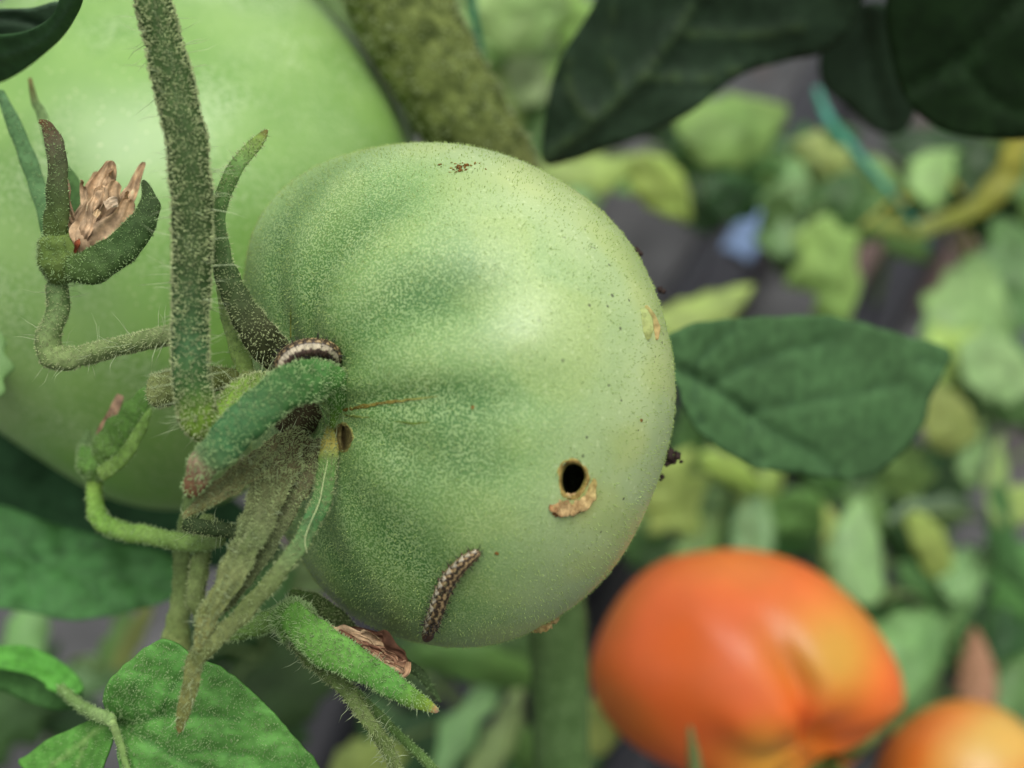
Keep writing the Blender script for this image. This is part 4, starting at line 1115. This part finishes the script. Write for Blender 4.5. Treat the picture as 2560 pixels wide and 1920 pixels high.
# ------------------------------------------------------------------ far plants
def far_leaf(parent, u, v, d, L, W, ang, tilt, col, seed, roll=0.0, curl=.25, name='leaf', mat='leaf_far', base=None):
    r = np.random.default_rng(seed)
    if base is None: L, W = L * 1.2, W * 1.22
    k = px(d)
    a = math.radians(ang)
    along = RIGHT * math.cos(a) + UP * math.sin(a)
    side = -RIGHT * math.sin(a) + UP * math.cos(a)
    nrm = -FWD
    ti, ro = math.radians(tilt), math.radians(roll)
    along, nrm = along * math.cos(ti) + nrm * math.sin(ti), nrm * math.cos(ti) - along * math.sin(ti)
    side, nrm = side * math.cos(ro) + nrm * math.sin(ro), nrm * math.cos(ro) - side * math.sin(ro)
    nu, nv = 22, 11
    s = np.linspace(0, 1, nu)[:, None]; q = np.linspace(-1, 1, nv)[None]
    prof = 2.55 * np.clip(s, 0, 1) ** .55 * np.clip(1 - s, 0, 1) ** .9 * (1 + (.26 if seed % 3 == 0 else .08) * np.sin(s * (17 if seed % 3 == 0 else 26) + seed)) + .03
    bend = r.uniform(-.4, .4)
    X = (s - .5) * L * k * (1 - .0 * q)
    Yy = q * prof * W * k / 2 + bend * L * k * (s - .5) ** 2
    Z = -curl * W * k * (q ** 2) * prof * .8 - r.uniform(.05, .55) * L * k * (s - .3) ** 2 + .025 * W * k * np.sin(s * 15 + 5 * q * np.sign(q)) + .06 * W * k * np.exp(-(q / .12) ** 2) * -1
    C_ = P(u, v, d)
    top = C_ + X[..., None] * along + Yy[..., None] * side + Z[..., None] * nrm
    top = top.reshape(-1, 3)
    bot = top - nrm * .0005
    i = np.arange(nu - 1)[:, None] * nv; j = np.arange(nv - 1)[None]
    Qt = np.stack([i + j, i + nv + j, i + nv + j + 1, i + j + 1], -1).reshape(-1, 4)
    N_ = nu * nv
    e = np.concatenate([np.arange(nv), np.arange(1, nu) * nv + nv - 1, (nu - 1) * nv + np.arange(nv - 2, -1, -1), np.arange(nu - 2, 0, -1) * nv])
    e2 = np.roll(e, -1)
    Rm = np.stack([e, e2, e2 + N_, e + N_], -1)
    g = np.exp(-(np.abs(q) / .10) ** 2) * .35 + .18 * np.exp(-(((s * 6 + np.abs(q) * 1.2) % 1 - .5) / .12) ** 2)
    c = np.array(col) * (1 - g[..., None] * .25) * r.uniform(.78, 1.25) * np.array((r.uniform(.82, 1.2), 1, r.uniform(.85, 1.15)))
    c = c.reshape(-1, 3)
    o = mk(name, np.concatenate([top, bot]), [Qt, Qt[:, ::-1] + N_, Rm], M[mat], parent, tint=np.concatenate([c, c]))
    return top[nv // 2], top[-nv // 2], o


BRT, PAL, MDG, DKG, YEL, BRN = (.31, .45, .12), (.25, .40, .15), (.11, .24, .065), (.05, .12, .035), (.36, .34, .05), (.30, .20, .11)


def far_plant(name, label, cat, leaves, root_px, stem_d, seed, group='blurred plants behind the tomatoes', stem_col=(.15, .22, .08)):
    r = np.random.default_rng(seed)
    g0 = to_ground(*root_px, 0)
    root = thing(name, label, cat, g0, group)
    cu = np.mean([l[0] for l in leaves]); cv = np.mean([l[1] for l in leaves]); cdp = np.mean([l[2] for l in leaves])
    top = P(cu, cv, cdp + 12)
    gp = tuple(project(g0)); tp = tuple(project(top))
    midp = tuple((np.array(gp) + np.array(tp)) / 2 + np.array([r.uniform(-40, 40), 0, 10]))
    v_, f_, t_, _ = sweep([gp, midp, tp], [26, 22, 14], seg=10, n=30)
    mk('stem', v_, f_, M['skin'], root, tint=np.tile(np.array(stem_col), (len(v_), 1)))
    line = catmull(np.array([P(*gp), P(*midp), P(*tp)]), 20)
    for k, l in enumerate(leaves):
        b0, b1, o = far_leaf(root, *l[:7], l[7], seed * 100 + k, roll=r.uniform(-20, 20), curl=r.uniform(.05, .35))
        q = line[np.argmin(np.linalg.norm(line - b0, axis=1) + np.linspace(.03, 0, 20))]
        m_ = (q + b0) / 2 + np.array([0, 0, .008])
        v_, f_, t_, _ = sweep([tuple(project(q)), tuple(project(m_)), tuple(project(b0))], [11, 10, 9], seg=8, n=16)
        mk('petiole', v_, f_, M['skin'], root, tint=np.tile(np.array(stem_col), (len(v_), 1)))
    return root


far_plant('far_plant', 'bright blurred foliage at the top edge between the thick stem and the blue-green leaf', 'plant', [
    (1230, 60, 560, 260, 130, 60, -20, BRT), (1330, 40, 540, 260, 150, 20, -30, PAL), (1420, 20, 560, 240, 140, -40, -20, BRT), (1290, 150, 570, 240, 120, 100, -25, PAL), (1370, 130, 580, 220, 120, 50, -30, BRT),
    (1260, 230, 560, 240, 130, 30, -30, BRT), (1340, 260, 590, 210, 120, -30, -20, PAL), (1300, 320, 580, 260, 120, 70, -20, MDG), (1220, 300, 600, 200, 110, -60, -20, PAL), (1450, 110, 620, 240, 140, 70, -20, BRT),
    (1380, 210, 640, 240, 140, 10, -20, MDG), (1270, 0, 640, 300, 180, 0, -20, PAL)], (1300, 420), 0, 1)
far_plant('far_plant', 'bright blurred leaves hanging under the large blue-green leaf', 'plant', [
    (1870, 295, 520, 330, 165, 24, -25, BRT), (1510, 420, 500, 300, 80, 13, -20, BRT), (1665, 478, 500, 210, 100, -40, -25, BRT), (1800, 380, 540, 200, 80, 8, -20, MDG), (1720, 410, 560, 160, 80, 40, -20, MDG), (1570, 450, 560, 120, 60, -20, -20, PAL),
    (1480, 470, 540, 160, 70, 60, -20, PAL), (1900, 400, 570, 170, 70, -10, -20, MDG), (1780, 500, 590, 160, 110, 60, -20, DKG), (1860, 470, 590, 200, 120, 20, -20, DKG)], (1780, 560), 0, 2)
far_plant('far_plant', 'blurred weedy plant with one pale drooping leaf right of the drip pipe', 'plant', [
    (1985, 500, 560, 270, 130, 80, -20, PAL), (1960, 590, 560, 190, 90, -80, -20, MDG), (2105, 500, 545, 150, 120, 50, 10, DKG), (2105, 690, 540, 280, 160, -62, -25, BRT), (2060, 620, 560, 160, 110, -30, -20, PAL), (2180, 560, 560, 200, 70, 10, -10, MDG),
    (2080, 410, 580, 190, 90, -35, -10, BRT), (2000, 420, 600, 180, 100, 30, -10, MDG), (2230, 480, 580, 170, 60, -50, -10, PAL)], (2080, 800), 0, 3)
far_plant('far_plant', 'blurred sprig with a yellowing branch at the right edge below the corner leaf', 'plant', [
    (2360, 420, 560, 190, 110, 45, -20, PAL), (2440, 410, 560, 150, 90, 80, 0, DKG), (2300, 490, 570, 150, 80, 10, -20, MDG), (2290, 600, 560, 160, 80, -20, -20, MDG), (2200, 520, 560, 170, 90, 40, -15, MDG)],
    (2420, 640), 0, 4, stem_col=(.32, .30, .06))
_r = bpy.data.objects['far_plant.003']
_v, _f, _t, _ = sweep([(2600, 250, 530), (2545, 370, 532), (2490, 480, 535), (2390, 545, 538), (2270, 575, 540), (2170, 560, 545)], [40, 62, 58, 44, 40, 26], thick=.4, n=50, rough=.16, rfreq=60)
mk('yellow_branch', _v, _f, M['leaf_far'], _r, tint=ramp([(0, (.40, .36, .05)), (.5, (.30, .32, .05)), (1, (.22, .30, .07))], _t))
far_plant('far_plant', 'large pale blurred leaf cluster at the right edge beside the mid-green leaf tip', 'plant', [
    (2470, 780, 560, 360, 230, 60, -20, PAL), (2540, 680, 580, 280, 180, 80, -10, MDG), (2420, 870, 550, 240, 140, 20, -25, BRT), (2520, 920, 540, 260, 150, -10, -25, PAL), (2500, 1000, 570, 260, 120, -20, -20, MDG), (2400, 1060, 520, 210, 130, -22, -25, BRT),
    (2450, 1130, 540, 160, 80, 70, -20, PAL), (2270, 1200, 540, 170, 110, -70, -25, PAL), (2380, 960, 580, 200, 100, -35, -10, MDG)], (2450, 1150), 0, 5)
far_plant('far_plant', 'blurred pale leaves between the green tomato and the top of the orange tomato', 'plant', [
    (1690, 1250, 520, 220, 170, -50, -25, BRT), (1770, 785, 500, 270, 100, 24, -20, BRT), (1850, 1190, 510, 210, 60, -30, -20, BRT), (1755, 1340, 530, 150, 90, 55, -20, PAL), (1880, 1310, 520, 170, 90, 80, -25, PAL), (2020, 1290, 540, 190, 110, -15, -15, MDG), (1930, 1220, 530, 170, 80, 40, -20, BRT),
    (1960, 1350, 560, 150, 90, -40, -15, MDG), (1820, 1260, 560, 170, 80, 10, -15, MDG), (1640, 1320, 560, 190, 90, 20, -20, MDG)], (1850, 1420), 0, 6)
far_plant('far_plant', 'blurred upright leaves behind the right shoulder of the orange tomato', 'plant', [
    (2160, 1370, 500, 240, 130, 85, -20, PAL), (2095, 1370, 510, 220, 60, 88, -20, BRT), (2170, 1290, 540, 160, 110, 60, -15, MDG), (2280, 1360, 540, 170, 100, -70, 5, DKG), (2350, 1400, 520, 260, 70, -58, -20, BRT), (2420, 1430, 530, 150, 110, 30, -20, PAL), (2340, 1480, 530, 230, 70, -45, -20, MDG),
    (2310, 1630, 520, 280, 190, 40, -25, PAL), (2380, 1560, 540, 220, 90, 10, -20, PAL), (2230, 1560, 560, 180, 110, -50, -20, MDG), (2420, 1600, 560, 180, 90, -70, -10, MDG), (2280, 1730, 560, 200, 110, 70, -10, MDG), (2570, 1750, 540, 260, 160, 60, -20, MDG), (2540, 1600, 560, 240, 90, 80, -10, DKG)],
    (2300, 1780), 0, 7)
far_plant('far_plant', 'grey-green blurred forked stem with few leaves near the right edge', 'plant', [
    (2500, 1200, 520, 200, 60, 85, -10, PAL), (2340, 1270, 520, 230, 44, 6, -10, (.16, .24, .12)), (2520, 1370, 520, 280, 60, -68, -10, MDG), (2555, 1260, 530, 160, 80, 20, -10, BRT), (2560, 1480, 530, 200, 120, -60, -10, MDG)], (2520, 1560), 0, 8)
far_plant('far_plant', 'blurred narrow leaves under the green tomato left of the upright stem', 'plant', [
    (1165, 1800, 430, 260, 70, 52, -20, PAL), (1265, 1840, 440, 260, 70, 58, -20, PAL), (1230, 1690, 420, 340, 100, -24, -15, MDG), (1120, 1640, 460, 240, 90, 0, -15, MDG), (1180, 1900, 470, 220, 120, 40, -15, DKG), (1050, 1860, 480, 200, 140, 30, -15, DKG), (1310, 1900, 480, 200, 90, -60, -15, MDG),
    (930, 1930, 430, 180, 140, 20, -25, (.34, .42, .10)), (1310, 1620, 500, 200, 90, 20, -15, DKG)], (1180, 2000), 0, 9)
far_plant('far_plant', 'dim blurred leaves showing between the trailing sepals and the drooping flower', 'plant', [
    (640, 1480, 330, 200, 130, 40, -15, MDG), (720, 1680, 420, 300, 200, 30, -5, DKG), (640, 1780, 430, 260, 170, -30, -5, DKG), (740, 1440, 340, 150, 110, -30, -15, PAL), (560, 1600, 420, 220, 140, 20, -5, DKG)], (660, 1980), 0, 10)
far_plant('far_plant', 'blurred pale leaf stubs at the left edge under the broad dark leaf', 'plant', [
    (62, 1570, 420, 200, 90, 80, -20, PAL), (290, 1600, 430, 160, 60, 70, -10, MDG), (340, 1580, 420, 180, 40, 65, -10, (.26, .28, .08)), (250, 1680, 440, 200, 80, 10, -15, PAL), (20, 1800, 450, 240, 140, 30, 0, DKG), (150, 1790, 460, 220, 120, -20, 0, DKG), (40, 1700, 460, 200, 100, 40, 0, DKG)], (150, 2050), 0, 11)
far_plant('far_plant', 'sliver of pale leaf cut off by the left edge beside the back tomato', 'plant', [(-22, 905, 215, 160, 74, 88, -10, PAL), (-60, 960, 230, 160, 80, 70, -10, MDG)], (-250, 1900), 0, 12)
# lower, darker leaves that fill the gaps close to the ground
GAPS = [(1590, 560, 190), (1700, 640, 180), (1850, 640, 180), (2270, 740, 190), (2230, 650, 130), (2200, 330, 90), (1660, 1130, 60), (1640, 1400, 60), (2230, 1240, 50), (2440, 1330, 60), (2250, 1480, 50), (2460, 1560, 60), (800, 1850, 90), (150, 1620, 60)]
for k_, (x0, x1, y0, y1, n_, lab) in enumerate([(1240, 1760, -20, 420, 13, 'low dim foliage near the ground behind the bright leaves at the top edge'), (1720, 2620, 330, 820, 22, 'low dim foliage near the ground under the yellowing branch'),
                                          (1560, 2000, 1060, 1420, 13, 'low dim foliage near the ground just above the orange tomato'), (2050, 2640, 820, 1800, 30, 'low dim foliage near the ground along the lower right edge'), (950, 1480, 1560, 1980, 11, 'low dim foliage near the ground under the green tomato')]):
    r_ = np.random.default_rng(400 + k_); lv = []
    while len(lv) < n_:
        u_, v_ = r_.uniform(x0, x1), r_.uniform(y0, y1)
        if any((u_ - a) ** 2 + (v_ - b) ** 2 < (c * 1.35) ** 2 for a, b, c in GAPS): continue
        hit_z = np.linalg.norm(to_ground(u_, v_) - CAM) * 1000
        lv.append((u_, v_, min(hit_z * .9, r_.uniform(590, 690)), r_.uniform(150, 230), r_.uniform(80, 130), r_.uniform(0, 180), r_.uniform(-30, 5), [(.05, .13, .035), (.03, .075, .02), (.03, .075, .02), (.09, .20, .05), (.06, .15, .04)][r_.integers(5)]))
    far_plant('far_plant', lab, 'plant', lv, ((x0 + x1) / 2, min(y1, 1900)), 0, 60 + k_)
b0, b1, o = far_leaf(None, 2462, 1690, 530, 210, 84, 82, -15, BRN, 991, curl=.5, name='dried_leaf', mat='dry')
tag(o, 'crumpled dry brown leaf above the smaller orange tomato', 'leaf')
b0, b1, o = far_leaf(None, 1505, 1800, 420, 150, 90, 70, -20, BRT, 992, curl=.2, name='loose_leaf', mat='leaf_far')
tag(o, 'small pale green leaf touching the left side of the orange tomato', 'leaf')
